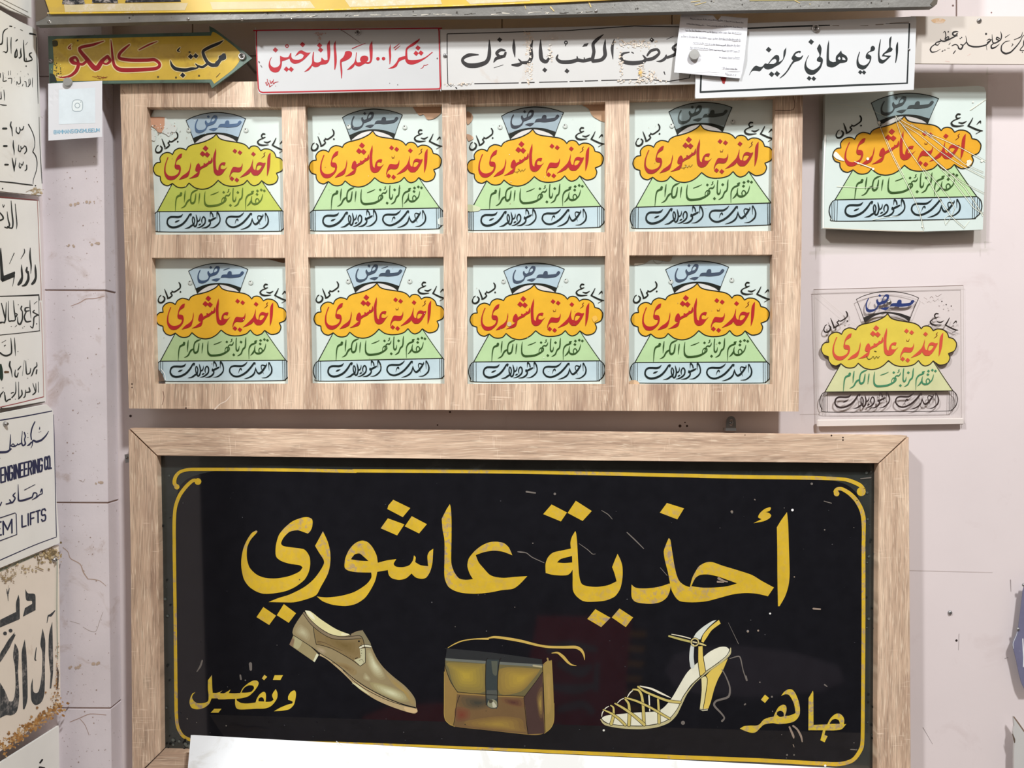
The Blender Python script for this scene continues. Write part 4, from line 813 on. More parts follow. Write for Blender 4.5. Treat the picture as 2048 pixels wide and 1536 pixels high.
# ------------------------------------------------------------------ thank-you plate, red lettering
RD = 0.080; zn = zoom(500, 40, 5.12)
rs = thing('no_smoking_plate', P(695, 122, RD), 'white plate with red rounded border and red lettering, beside the arrow sign', 'sign')
obj('plate', slab(' 52,115 60,98! 1920,72! 1945,82 1948,110! 1958,690 1945,712 1925,718! 125,760! 90,745 80,715!', lambda x, y, o=0.0: plane(RD)(*zn(x, y), o), 0.0, -0.003), M['red_sign'], rs)
rd = (164, 30, 40)
a = Art(plane(RD), zn, 1)
a.rib('64,130,13 72,112,13 95,106,13 1000,95,12 1905,84,13 1928,92,13 1936,115,13! 1945,500,14 1950,670,14! 1945,695,13 1915,706,14 1500,712,14 700,730,15 130,742,14! 100,730,13 86,700,13! 72,450,13 64,130,12', rd, n=3)
obj('border', a, M['paint'], rs)
a = Art(plane(RD), zn, 1)
a.z = zoom(690, 70, 6.684)
a.fill('1000,45! 900,110 830,160 810,200 805,280! 760,290 715,310 690,360 640,415 573,450! 640,445 690,420 715,370 740,345 805,320! 810,350 840,385 900,395 980,370 1080,310 1177,230! 1160,228! 1080,290 1000,325 920,335 850,330 835,290 832,200! 860,170 920,140 990,78; 609,118! 585,200 590,290 595,390! 603,390! 617,290 613,200', rd)
a.dia([(975, 172), (950, 245), (1015, 240)], 36, rd); a.rib('655,172,14 727,116,6; 668,198,13 737,143,6; 1010,448,5 1040,435,9 1055,405,8; 1055,405,9 1080,405,9 1108,392,8; 96,182,12 180,145,11 274,111,5', rd); a.disc(440, 317, 24, rd); a.disc(515, 315, 24, rd)
a.fill('363,76! 325,150 330,250 335,330 320,360 285,360! 310,330 305,290 260,275 215,290 200,330 215,360! 165,365 150,330 158,233! 147,233! 140,310 120,370 80,410 26,467! 80,455 120,420 130,395! 160,415 200,418 250,390 270,380! 310,385 345,370 365,320 370,200', rd)
a.z = zoom(530, 70, 7.47)
a.fill('1240,238 1200,250 1185,300 1160,340 1125,370 1120,430 1130,540 1138,647! 1148,647! 1155,540 1145,420 1155,400! 1200,385 1250,360 1290,320 1300,270 1280,245; 1056,82! 1025,150 1030,270 1035,400 1035,517! 1048,517! 1070,420 1070,300 1058,180', rd)
a.fill('966,77! 925,150 930,250 935,370! 890,375 850,338! 840,350 835,390 790,410 740,400 728,350 732,253! 718,253! 705,330 700,420 660,480 583,552! 640,535 680,500 705,460! 740,480 790,475 830,445! 870,440 920,430 960,380 975,280 972,160', rd)
a.fill('683,261! 620,262 550,230 500,245 447,318! 480,300 530,275 580,300! 560,345 500,370 430,365 395,330 392,265! 375,275 350,325 290,335 224,310! 225,380 225,430 190,475 130,485 85,450 75,400 102,328! 85,345 60,400 55,470 85,535 150,560 210,540 245,470 255,390! 310,375 365,350! 385,400 440,430 510,415 580,370 640,310', rd)
a.ring(328, 165, 20, 14, rd); a.dia([(155, 222), (560, 142), (815, 155), (830, 222), (320, 510), (390, 512)], 40, rd)
a.z = zn
a.rib('160,640,8 175,670,8 190,640,7 200,680,8; 175,605,6 180,625,7 170,645,6; 205,620,8 215,650,9 230,625,7 240,655,8 255,640,8 290,632,5; 240,610,6 235,640,6; 200,685,6 230,665,6; 262,675,7', rd)
obj('red_lettering', a, M['paint'], rs)
a = Art(plane(RD), zn, 2); a.rib('905,90,8 980,130,6 1130,235,3', (120, 96, 88)); a.specks(715, 140, 30, 8, 26, [(186, 160, 150), (172, 144, 134)], 3, 9, 5); a.specks(710, 180, 8, 16, 14, [(186, 160, 150)], 3, 8, 6); a.rib('90,425,12 96,435,10; 110,465,8 122,482,6; 1918,392,14; 1512,662,9; 1430,646,7', (96, 86, 82)); 
obj('stain', a, M['paint_matt'], rs)
screw(rs, plane(RD), *zn(1105, 132), 6.2, 0, M['metal'], name='bolt', depth=0.003, mplen=RD-0.001, ring=True)

# ------------------------------------------------------------------ bookshop plate
BD = 0.082; zo = zoom(880, 50, 3.938)
bs = thing('bookshop_plate', P(1138, 115, BD), 'stained white plate with black lettering between the red-bordered plate and the pinned note', 'sign')
bpts = zl(zo, '4,36 700,22 1400,6 2010,-8 2012,464 1300,484 600,500 14,512')
obj('plate', slab([bpts], plane(BD), 0.0, -0.003), M['white_sign'], bs)
a = Art(plane(BD), zo, 1); bk = (44, 42, 42)
a.rib('56,70,7 1000,44,7 1960,16,7 1962,418,7 1640,428,8; 1620,428,8 1270,437,8; 1245,438,7 1140,441,8; 1128,442,6 1020,445,7; 1005,446,7 780,451,7; 745,452,8 640,455,8; 620,456,7 270,462,8; 250,463,4 150,465,6; 110,464,3 62,465,6 56,70,7', bk, n=2, cap=False)
obj('border', a, M['paint'], bs)
a = Art(plane(BD), zo, 1)
a.rib('388,118,6 390,200,26 384,258,30 358,296,32 290,318,38 222,318,36 182,292,26 182,262,22 230,236,28 302,234,8; 510,200,14 476,196,24 446,222,24 470,246,20 506,242,22 516,218,18; 506,246,22 446,262,26 424,292,8; 425,337,4 498,314,4; 582,115,6 582,180,26 590,252,5; 568,314,14 612,314,28 642,298,20 618,268,8; 732,118,6 716,180,26 720,250,30 698,292,28 650,296,22; 792,116,6 792,200,28 800,268,32 838,288,28 868,240,8; 928,236,10 920,264,20 952,290,28 1030,290,30 1082,276,28 1130,282,26 1185,270,28', bk)
obj('black_lettering', a, M['paint'], bs); a = Art(plane(BD), zo, 1)
a.rib('1288,74,5 1242,110,24 1206,150,26 1212,210,26 1200,268,28; 1302,115,6 1296,180,26 1300,238,30 1270,274,28 1205,284,28; 1372,112,5 1356,180,24 1362,268,5; 1085,276,16 1080,250,10; 1140,282,14 1136,258,8', bk)
a.rib('1598,238,8 1620,268,22 1598,290,28 1520,300,34 1452,290,30 1424,258,24 1440,226,18 1490,214,8; 1612,276,22 1680,262,28 1726,222,20 1710,192,20 1660,204,22 1632,240,14; 1782,238,12 1772,264,22 1740,284,18 1706,286,5; 1865,150,14 1834,180,22 1862,205,28 1850,232,26 1790,256,20; 1786,112,4 1838,90,4; 1510,214,8 1524,222,8', bk)
a.dia([(470, 116), (825, 354), (1000, 362), (1668, 118)], 20, bk); a.fill('1120,172! 1136,148! 1170,142! 1158,166!', bk); a.ring(992, 138, 11, 8, bk); a.rib('992,150,8 988,164,6; 1765,370,10 1772,390,6; 125,492,10 132,500,8', bk)
obj('black_lettering', a, M['paint'], bs)
a = Art(plane(BD), zo, 0.5)
tans = [(216, 206, 192), (208, 194, 176), (220, 212, 202), (200, 182, 160)]
for k_, (cx_, cy_, rx_, ry_, n_) in enumerate(((700, 110, 22, 45, 60), (695, 190, 12, 40, 40), (705, 370, 14, 45, 50), (1580, 150, 50, 22, 90), (1470, 140, 40, 14, 40), (1430, 300, 10, 60, 40), (1585, 365, 14, 28, 50), (1665, 400, 26, 24, 50), (1580, 445, 90, 8, 50), (150, 462, 50, 8, 20), (870, 200, 16, 40, 24))):
    a.specks(cx_, cy_, rx_, ry_, n_, tans, 2, 8, seed=k_)
a.specks(1580, 372, 8, 16, 12, [(214, 184, 120), (206, 170, 96)], 4, 10, 77)
obj('stain', a, M['paint_worn'], bs)
screw(bs, plane(BD), *zo(42, 240), 4.6, 0, M['dull_metal'], depth=0.003, mplen=BD-0.001)

# ------------------------------------------------------------------ verse plate, far right
VD = 0.068; zv = zoom(1800, 0, 7.68)
vs_ = thing('verse_plate', P(1960, 80, VD), 'cream plate with thin black calligraphy running off the right edge', 'sign')
obj('plate', slab([quad('1822,32.5 2110,33 2110,128.5 1822,127')], plane(VD), 0.0, -0.003), M['cream_sign'], vs_)
a = Art(plane(VD), zv, 1); vk = (32, 30, 30)
a.rib('896,490,7 862,484,20 818,498,26 812,530,24 850,546,22 882,505,9 878,560,8; 868,548,16 800,582,20 740,612,20 684,632,20 640,626,18 618,598,8; 690,602,14 738,560,16 748,590,16 700,612,12; 664,502,7 690,482,14 704,540,14 690,600,12; 640,624,18 594,642,20 560,652,16 540,682,16 580,692,14 606,662,10; 552,672,14 492,712,16 466,760,22 492,800,20 562,788,10 622,752,4', vk)
a.rib('742,488,22; 645,790,12 660,780,16; 690,768,18; 752,686,10 772,660,9; 728,742,5 764,740,5; 798,702,13 850,682,16 888,700,14 902,740,22 940,752,24 966,700,20 932,680,14; 962,702,14 1022,640,14 1010,550,4; 1020,640,16 1052,690,20 1120,715,24 1220,715,22 1320,690,20 1362,650,20 1396,618,14 1370,600,14 1335,622,8; 1342,652,16 1410,606,8; 1325,700,7 1336,768,5; 1322,520,32; 925,590,20; 948,575,18; 820,822,14 850,780,14', vk)
a.rib('1545,485,6 1560,540,16 1550,602,18 1500,642,20 1452,662,18 1422,640,16 1414,528,5; 1532,592,14 1490,572,18 1482,602,18 1522,616,14; 1442,662,14 1402,700,18 1412,740,26 1470,722,18 1532,670,4; 1690,525,4 1618,572,12', vk)
a.rib('1690,626,4 1620,640,12 1562,700,16 1560,780,22 1620,822,28 1700,800,22 1780,720,18 1842,640,14 1882,560,10 1905,540,8; 1882,490,4 1858,562,14 1752,610,8; 1708,712,5 1736,684,12 1722,670,7; 1930,560,14 1902,640,16 1894,700,14 1842,770,12 1920,776,8; 1880,800,16', vk)
obj('black_lettering', a, M['paint'], vs_)
a = Art(plane(VD), zv, 0.5); a.fill('480,300 620,280 700,310 640,360 520,350', (206, 170, 130)); a.rib('700,940,12 760,950,10; 1040,850,10 1080,830,10', (196, 168, 158)); obj('stain', a, M['paint_worn'], vs_)
screw(vs_, plane(VD), *zv(1215, 320), 5, 0, M['metal'], depth=0.003, mplen=VD-0.001)

# ------------------------------------------------------------------ lawyer plate
LD = 0.088; zm = zoom(1340, 20, 3.938)
ls = thing('lawyer_plate', P(1610, 115, LD), 'large white plate with black square border and calligraphy, overlapping its neighbours', 'sign')
obj('plate', slab([zl(zm, '214,140 600,104 1100,88 1936,50 1940,90 1930,400 1920,628 1400,652 900,672 600,684 202,696 198,680')], plane(LD), 0.0, -0.004), M['clean_sign'], ls)
a = Art(plane(LD), zm, 1); lk = (27, 34, 35)
a.rib('262,160,10 800,136,12 1120,124,12 1260,120,8; 240,646,14 258,160,9', lk, n=1, cap=False); a.rib('240,646,15 900,616,15 1500,590,15 1868,576,15 1886,106,12 1700,108,3', lk, n=1)
a.rib('1280,122,3 1330,124,5; 1500,124,2 1560,122,4; 1620,116,4 1680,112,4; 1730,104,3 1880,96,5', (110, 92, 70))
obj('border', a, M['paint'], ls)
a = Art(plane(LD), zm, 1)
a.z = zoom(1700, 60, 10.58)
a.fill('1015,243! 980,310 968,400 970,520 956,697! 974,690! 1000,580 1018,450 1019,300; 878,126! 835,180 828,260 832,360! 800,400 760,450 700,500 673,557! 740,560 802,575! 740,620 690,635 640,600! 625,520 630,400 656,198! 645,196! 615,300 600,420 592,520 598,640 620,690 670,710 710,700 780,640 874,543! 800,540 728,530! 740,505 800,480 870,455 902,410 885,378 862,366! 865,280 878,170', lk)
a.fill('470,333 440,370 430,430 380,465 340,520 332,580 360,610 415,612! 410,660 360,720 290,750 210,720 180,660 180,580 213,470! 200,453! 160,560 138,660 145,750 180,805 260,838 330,815 400,730 440,650 452,590 445,550 400,515 375,515! 400,475 470,450 515,430 530,385 510,345', lk)
a.dia([(218, 892), (296, 896)], 48, lk)
a.z = zoom(1590, 60, 8.66)
a.fill('584,172! 560,280 548,420 548,600 580,635 640,648 700,630 780,575! 850,565 900,545 910,490 880,440 820,405 798,353! 760,400 715,450 705,500 710,545! 660,555 610,535 590,500 588,380 591,240 / 740,490! 770,460 790,500 765,515 / 820,465! 860,485 875,520 820,515!', lk)
a.fill('422,238! 379,320! 400,370 420,410 425,450! 385,490 380,530 410,550 445,555! 430,610 380,660 320,690 260,680 210,640 195,590 205,520 242,440! 232,436! 190,520 165,600 165,670 200,740 260,775 330,770 400,715 450,650 480,560 480,500 440,460! 455,390 460,320 445,270', lk)
a.dia([(280, 205)], 50, lk); a.dia([(245, 836), (325, 842)], 42, lk)
a.z = zoom(1490, 80, 9.77)
a.fill('1085,213 1030,215 970,250 930,310 908,360 940,400! 880,490 800,620 672,747! 700,740 780,680 860,580 920,480 970,430! 1060,400 1110,360 1139,298! 1125,300! 1080,335 1020,330 975,300! 1000,265 1060,242 1070,258 1088,242', lk)
a.fill('806,145! 760,210 750,290 745,360 715,400 660,430! 672,370 660,310 615,290 570,315 510,380 450,465! 390,456! 340,515 290,525 220,500 170,530 120,600 77,688! 90,680 130,615 180,600 240,605 290,610 330,570 365,530! 400,565 460,575 530,555 600,515 680,470 740,400 780,320 800,240 / 470,465! 520,400 580,365 612,390 610,430 560,465', lk)
a.dia([(462, 188), (520, 668), (628, 660)], 56, lk)
obj('black_lettering', a, M['paint'], ls)
a = Art(plane(LD), zm, 2); a.fill('395,530! 445,530! 430,582! 415,578!', (150, 40, 38)); obj('red_mark', a, M['paint'], ls)
screw(ls, plane(LD), *zm(1143, 147), 7.8, 0, M['metal'], name='bolt', depth=0.004, mplen=LD-0.001, ring=True)
screw(ls, plane(LD), *zm(1882, 312), 2.4, 0, M['dull_metal'], depth=0.002)

# ------------------------------------------------------------------ stroke letters for printed Latin words
LET = {'E': '1,0 0,0 0,1 1,1;0,.5 .8,.5', 'N': '0,1 0,0 1,1 1,0', 'G': '1,.18 .8,0 .2,0 0,.2 0,.8 .2,1 .8,1 1,.8 1,.52 .6,.52', 'I': '.5,0 .5,1', 'R': '0,1 0,0 .8,0 1,.12 1,.4 .8,.52 0,.52;.6,.52 1,1',
       'C': '1,.2 .8,0 .2,0 0,.2 0,.8 .2,1 .8,1 1,.8', 'O': '.2,0 .8,0 1,.2 1,.8 .8,1 .2,1 0,.8 0,.2 .2,0', 'L': '0,0 0,1 1,1', 'F': '1,0 0,0 0,1;0,.5 .8,.5', 'T': '0,0 1,0;.5,0 .5,1', 'S': '1,.15 .8,0 .2,0 0,.15 0,.38 .2,.5 .8,.5 1,.65 1,.85 .8,1 .2,1 0,.85',
       'M': '0,1 0,0 .5,.7 1,0 1,1', '.': '.3,.97 .3,1', 'A': '0,1 .5,0 1,1;.2,.65 .8,.65', 'U': '0,0 0,.8 .2,1 .8,1 1,.8 1,0', '@': '.7,.7 .35,.7 .35,.35 .7,.35 .7,.7 1,.7 1,.15 .8,0 .2,0 0,.2 0,.8 .2,1 .9,1', ' ': ''}
WID = {'I': .35, '.': .3, 'M': 1.25, ' ': .5, '@': 1.3, 'N': 1.05}
def words(A, text, q, wd, col, gap=0.35):
    """q: four corners TL TR BR BL"""
    tot = sum(WID.get(c, 1) for c in text)+gap*(len(text)-1); x = 0
    def bi(u, v):
        (ax, ay), (bx, by), (cx, cy), (dx, dy) = q
        return (ax*(1-u)*(1-v)+bx*u*(1-v)+cx*u*v+dx*(1-u)*v, ay*(1-u)*(1-v)+by*u*(1-v)+cy*u*v+dy*(1-u)*v)
    for c in text:
        wc = WID.get(c, 1)
        for st in LET[c].split(';'):
            if not st: continue
            pp = [tuple(map(float, t.split(','))) for t in st.split()]
            if c == 'I': pp = [(0.5, b) for _, b in pp]
            for p0, p1 in zip(pp, pp[1:]):
                A.rib(' '.join('%g,%g,%g!' % (*bi((x+u*wc)/tot, v), wd) for u, v in (p0, p1)), col, n=1)
        x += wc+gap

# ------------------------------------------------------------------ paper notes and magnets
zq = zoom(60, 150, 10.24)
def sheet(outline, d0, z, curl):
    """thin paper with a gentle bow; curl(x,y) gives extra distance in metres"""
    bm = bmesh.new(); N = 10; (ax, ay), (bx, by), (cx, cy), (dx, dy) = outline; g = []
    for s_ in (0, 1):
        for j in range(N+1):
            for i in range(N+1):
                u, v = i/N, j/N
                x = ax*(1-u)*(1-v)+bx*u*(1-v)+cx*u*v+dx*(1-u)*v; y = ay*(1-u)*(1-v)+by*u*(1-v)+cy*u*v+dy*(1-u)*v
                p = P(*z(x, y), d0+curl(u, v)); g.append(bm.verts.new(p+Vector((0, 0.0003*s_, 0))))
    I = lambda s_, j, i: g[s_*(N+1)**2+j*(N+1)+i]
    for j in range(N):
        for i in range(N):
            bm.faces.new([I(0, j, i), I(0, j, i+1), I(0, j+1, i+1), I(0, j+1, i)]); bm.faces.new([I(1, j+1, i), I(1, j+1, i+1), I(1, j, i+1), I(1, j, i)])
    for k in range(N):
        bm.faces.new([I(0, 0, k), I(1, 0, k), I(1, 0, k+1), I(0, 0, k+1)]); bm.faces.new([I(0, N, k), I(0, N, k+1), I(1, N, k+1), I(1, N, k)])
        bm.faces.new([I(0, k, 0), I(0, k+1, 0), I(1, k+1, 0), I(1, k, 0)]); bm.faces.new([I(0, k, N), I(1, k, N), I(1, k+1, N), I(0, k+1, N)])
    bmesh.ops.recalc_face_normals(bm, faces=bm.faces)
    return bm
n1 = thing('paper_note', P(150, 220, 0.087), 'white paper note with a pale blue printed camera icon and handle, under the arrow sign', 'paper')
ND = 0.0765; cr1 = lambda u, v: -0.004*max(0, 0.35-u-v)*3 - 0.0015*math.sin(3.1*u)*0 
obj('sheet', sheet(zl(lambda x, y: (x, y), '372,175 1478,118 1478,1268 376,1345'), ND, zq, cr1), M['paper'], n1)
a = Art(plane(ND), zq, 1); 
a.fill('590,300! 1335,260! 1335,985! 590,1010!', (226, 238, 244)); a.lv = 2; ic = (150, 168, 176)
a.fill('870,560 900,520 940,512 1000,512 1045,520 1075,560 1080,600 1080,660 1068,710 1035,738 980,742 930,742 885,730 864,690 862,620', (236, 246, 248)); a.lv = 3
a.rib('870,560,12 900,520,12 940,510,12 1000,510,12 1048,522,12 1075,560,12 1080,610,12 1080,660,12 1068,710,12 1035,738,12 980,742,12 920,742,12 882,728,12 864,690,12 862,620,12 870,560,12', ic); a.ring(970, 625, 50, 13, ic); a.disc(1040, 555, 11, ic)
obj('printed_icon', a, M['paint_matt'], n1)
a = Art(plane(ND), zq, 1); words(a, '@AMMANSIGNSMUSEUM', quad('487,1132 1420,1092 1420,1158 487,1208'), 11, (128, 182, 208), 0.3); obj('printed_handle', a, M['paint_matt'], n1)
def magnet(x, y, r, d, label):
    o = empty('magnet', P(x, y, d)); o['label'] = label; o['category'] = 'magnet'
    bm = bmesh.new(); R = r/1500*(D-d); prof = [(1.0, 0), (1.0, 0.003), (0.93, 0.0038), (0.0, 0.004)]; N = 28; rings = []
    for rr_, h in prof:
        c = P(x, y, d)+Vector((0, -h, 0))
        rings.append([bm.verts.new(c+Vector((math.cos(6.2832*k/N)*R*rr_, 0, math.sin(6.2832*k/N)*R*rr_))) for k in range(N)] if rr_ else [bm.verts.new(c)])
    for a_, b_ in zip(rings, rings[1:]):
        for k in range(N):
            if len(b_) == 1: bm.faces.new([a_[k], a_[(k+1) % N], b_[0]])
            else: bm.faces.new([a_[k], a_[(k+1) % N], b_[(k+1) % N], b_[k]])
    bmesh.ops.recalc_face_normals(bm, faces=bm.faces)
    me = bpy.data.meshes.new('disc'); 
    o2 = obj('disc', bm, M['magnet'], o)
    return o
m1 = magnet(136.7, 164.8, 8.6, 0.077, 'round grey magnet pinning the small note to the arrow sign')
n2 = thing('paper_note', P(1420, 92, 0.102), 'crumpled white typed note pinned over two plates, torn notch in its top edge', 'paper')
N2 = 0.094
bm = slab([zl(zm, '85,25 210,35 335,45 352,62 372,84 388,70 402,50 500,54 616,60 606,200 590,320 572,480 556,536 400,524 240,510 120,500 32,494 50,330 70,160')], plane(N2), 0.0, -0.0004)
bmesh.ops.triangulate(bm, faces=bm.faces); bmesh.ops.subdivide_edges(bm, edges=bm.edges, cuts=3, use_grid_fill=True)
for v_ in bm.verts:
    u, w_ = v_.co.x*60, v_.co.z*60; v_.co.y += 0.0012*math.sin(u*1.3+w_*0.9)+0.0008*math.sin(w_*2.1-u*0.6)
obj('sheet', bm, M['paper'], n2)
a = Art(lambda x, y, o=0.0: (lambda p: Vector((p.x, p.y+0.0012*math.sin(p.x*78+p.z*54)+0.0008*math.sin(p.z*126-p.x*36)-0.0004, p.z)))(P(x, y, N2+o)), zm, 2)
rr = random.Random(9)
for (xr, yr, xl, yl) in ((580, 100, 160, 70), (570, 140, 130, 112), (562, 188, 120, 160), (556, 240, 90, 206), (552, 284, 180, 262), (550, 326, 160, 300), (548, 380, 390, 372), (530, 465, 410, 458), (524, 508, 436, 502)):
    x = xr
    while x > xl:
        wl_ = rr.uniform(8, 34); x2 = max(xl, x-wl_); t = lambda q_: yr+(yl-yr)*(xr-q_)/(xr-xl)
        a.rib(f'{x:.0f},{t(x):.1f},4 {(x+x2)/2:.0f},{t((x+x2)/2)+rr.uniform(-3,3):.1f},5 {x2:.0f},{t(x2):.1f},4', (128, 128, 134), n=2)
        if rr.random() < 0.5: a.rib(f'{x2+3:.0f},{t(x2)-9:.0f},3 {x2+3:.0f},{t(x2):.0f},3', (128, 128, 134), n=1)
        x = x2-rr.uniform(3, 8)
obj('typed_lines', a, M['paint_matt'], n2)
magnet(1388.0, 110.5, 10.4, 0.0956, 'round grey magnet holding the torn typed note')

# ------------------------------------------------------------------ small ironmongery
hk = thing('hanging_bracket', P(1461, 848, 0.02), 'small steel hanging bracket with a screw above the frame', 'bracket')
zh = zoom(1400, 780, 4.452)
obj('tab', slab(' 232,352! 234,290 240,258 258,238 280,232 302,240 316,262 320,300 320,352! / 262,290 270,264 290,264 298,290 290,318 268,318', lambda x, y, o=0.0: plane(0.021)(*zh(x, y), o), 0.0, -0.002), M['metal'], hk)
obj('lip', slab([zl(zh, '230,340 322,340 324,364 228,364')], plane(0.04), 0.0, -0.02), M['metal'], hk)
screw(hk, plane(0.020), *zh(278, 288), 4.2, 0, M['dull_metal'], mplen=0.02, depth=0.003)
pl_ = thing('mounting_tab', P(253, 916, 0.01), 'tiny grey screw tab at the left edge of the oak frame', 'bracket')
obj('tab', slab([quad('249,909 262,909 262,924 251,926')], plane(0.012), 0.0, -0.012), M['dull_metal'], pl_)
screw(pl_, plane(0.012), 253.5, 916, 3, 0, M['dull_metal'], depth=0.002)
sc = thing('wall_screw', P(1900, 1225, 0.001), 'lone dark screw in the bare wall right of the frame', 'screw')
screw(sc, plane(0.001), 1900, 1225, 4.2, 0, M['dull_metal'], name='head', depth=0.003, mplen=0.0)

# ------------------------------------------------------------------ edges of two more signs cut by the right of the picture
bt_ = thing('blue_grey_sign', P(2060, 1270, 0.03), 'bent blue-grey tin sign cut off by the right edge', 'sign')
zb = zoom(1940, 1130, 3.787)
bm = slab([zl(zb, '420,130 400,200 385,330 366,480 350,530 325,590 328,630 350,720 370,820 392,900 420,950 700,950 700,130')], plane(0.016), 0.0, -0.0015)
obj('tin_sheet', bm, M['blue_tin'], bt_)
screw(bt_, plane(0.0165), *zb(362, 484), 3, 0, M['dull_metal'], depth=0.003)
screw(bt_, plane(0.0165), *zb(405, 150), 3.2, 0, M['dull_metal'], depth=0.003)
a = Art(plane(0.016), zb, 1); a.rib('366,480,4 350,535,5 327,592,5 330,632,4', (190, 196, 200)); a.rib('400,560,8 404,640,10 408,700,10 405,770,8', (220, 222, 226)); obj('pale_streak', a, M['paint'], bt_)  # pale lines along the bent edge and down the sheet
cs = thing('cream_corner_sign', P(2050, 1490, 0.03), 'chipped cream sign corner at the lower right edge of the picture', 'sign')
obj('plate', slab([zl(zb, '330,1148 345,1165 375,1210 420,1270 700,1500 700,1800 333,1800 334,1400 338,1340 326,1260 336,1220')], plane(0.02), 0.0, -0.004), M['white_sign'], cs)
a = Art(plane(0.02), zb, 1); a.rib('332,1150,9 365,1195,10 412,1262,10', (126, 106, 92)); a.rib('322,1280,6 335,1320,14 338,1345,8', (96, 84, 74)); obj('worn_edge', a, M['paint_matt'], cs)

# ------------------------------------------------------------------ column of signs on the left return wall (seen at a slant)
def side_sign(name, label, poly, off, mat, thick=0.004):
    q = quad(poly); cx = max(sum(p[0] for p in q)/len(q), 10); cy = sum(p[1] for p in q)/len(q)
    r = thing(name, S(cx, cy, off), label, 'sign'); obj('plate', slab([q], side(off), 0.0, -thick), mat, r); return r
OFF = 0.012
s1 = side_sign('grey_plate', 'plain grey plate at the very top of the left wall', '-90,-240 61,-120 63,36 20,20 -90,-38', OFF+0.004, M['side_sign'])
a = Art(side(OFF+0.004)); a.rib('0,4,1.4 30,20,1.4 58,34,1.4; 0,-4,1 56,24,1', (120, 116, 108)); obj('edge_line', a, M['paint_matt'], s1)
s2 = side_sign('clinic_sign', 'bulging off-white plate with handwritten hours and a brace, topmost lettered one of the left wall', '-90,-30 0,20 40,43 66,55 74,64 78,150 82,250 84.5,384 81,392.5 0,384 -90,373', OFF, M['side_sign'])
dk = (42, 46, 44)
a = Art(side(OFF), zoom(0, 30, 7.68), 1); a.wm = 1.18
a.rib('458,285,22 500,292,22 548,306,16; 560,345,8 562,500,9 572,800,9 578,1000,10 586,1360,5; 150,170,14 180,175,14; 220,195,8 235,197,6; 315,225,8 350,240,6', dk)
a.rib('118,205,8 70,235,16 45,290,14 40,380,14 30,440,20 -10,452,20; 112,345,8 112,450,12 115,540,14 95,575,18 60,560,10 45,570,6; 172,345,8 168,450,14 172,590,6; 245,400,14 265,380,18; 258,520,10 236,580,20 232,650,20 262,630,16 262,540,12; 322,510,8 318,570,18 325,630,20 300,660,16 290,655,8; 362,385,8 364,500,16 372,620,18 380,705,20 440,708,18 490,690,16 492,665,8; 490,580,8 460,590,18 455,620,18 480,650,18 492,665,10; 405,690,14 400,660,8; 402,785,22; 395,460,6 425,415,5', dk)
a.rib('500,965,6 496,1040,8 500,1110,4; 460,980,6 465,1060,10 430,1100,12; 440,985,5 450,1080,10; 380,1020,10 400,1030,10 405,1100,9; 345,1090,10 355,1060,8; 310,950,6 315,1040,12 280,1060,10 260,1020,8 255,1075,6; 280,1095,7; 295,1100,6; 270,905,10; 320,865,8; 430,900,6 435,920,4; 380,940,7; 225,965,7; 225,1015,7; 128,975,10 180,975,10 176,1050,8; 130,860,6 130,920,8; 165,855,5 165,920,6; 45,880,6 52,960,10 50,1015,12 100,1010,10; 70,900,6; 85,960,7; 5,900,12 5,960,8', dk)
a.rib('60,1150,6 68,1230,12 70,1310,5; 15,1180,8 20,1280,14 0,1285,14; 30,1110,7; 0,1372,8 50,1383,14 100,1385,8', dk)
a.z = zoom(0, 200, 7.68)
a.rib('172,335,12 162,390,20 182,440,16 192,550,8; 205,620,8 205,700,18 218,780,14 218,845,4; 188,890,8 200,960,18 218,1060,18 220,1100,6; 245,890,6 235,980,14 220,1060,10', dk)
a.rib('48,438,26 98,438,26; 60,706,24 104,706,24; 80,992,24 124,992,22; 365,405,12 350,450,16 320,460,12 300,420,10; 255,420,10 250,480,14 285,515,16 310,470,12 300,430,8', dk)
a.rib('375,705,14 400,720,14 408,780,16 375,825,12; 372,715,10 330,750,14 320,710,10; 290,690,8 285,770,14 310,795,14 325,760,10; 410,1000,14 410,1060,16 385,1085,12; 360,950,10 345,1000,14 320,980,10; 300,965,9 295,1020,12 315,1045,12 325,1010,8', dk)
a.rib('438,375,14 480,450,10 520,550,10 535,640,9 530,720,9 505,790,12; 505,795,12 550,860,12 570,960,11 560,1080,10 515,1220,8 510,1290,6; 600,260,5 610,600,6 630,1000,9 648,1280,8', dk)
a.rib('0,1250,14 200,1270,16 350,1290,16 500,1308,14; 545,1315,22; 40,1360,22', dk)
obj('black_lettering', a, M['paint'], s2)
a = Art(side(OFF), zoom(0, 200, 7.68), 1); a.specks(560, 1410, 40, 26, 40, [(188, 172, 140), (170, 150, 116), (206, 192, 160)], 6, 20, 8); a.rib('400,1415,8 480,1380,8 620,1370,10', (150, 130, 100)); a.rib('0,1405,10 300,1440,12 630,1470,10', (90, 78, 66)); obj('rust_patch', a, M['paint_worn'], s2)
s3 = side_sign('doctor_sign', 'white plate with red edge line and ruled black lettering, above the lift company sign', '-90,386 0,396 78,402.5 82,500 88,700 92,801 90,805 0,822 -90,840', OFF, M['side_sign'])
a = Art(side(OFF), zoom(0, 390, 7.314), 1); a.wm = 1.18; rdl = (150, 84, 80)
a.rib('0,28,14 300,55,12 545,76,10', (120, 62, 58)); a.rib('548,80,8 560,400,7 575,800,7 600,1300,7 602,1540,7', (170, 120, 110))
a.rib('222,130,8 238,300,14 248,430,14 242,500,4; 162,85,8 175,250,18 190,400,20 180,480,18 140,480,18 110,460,14 ; 105,245,8 120,360,16 140,440,20 110,480,18 70,470,14; 0,260,16 40,310,20 45,350,20 0,372,20; 40,140,8 50,180,10 65,145,8', dk)
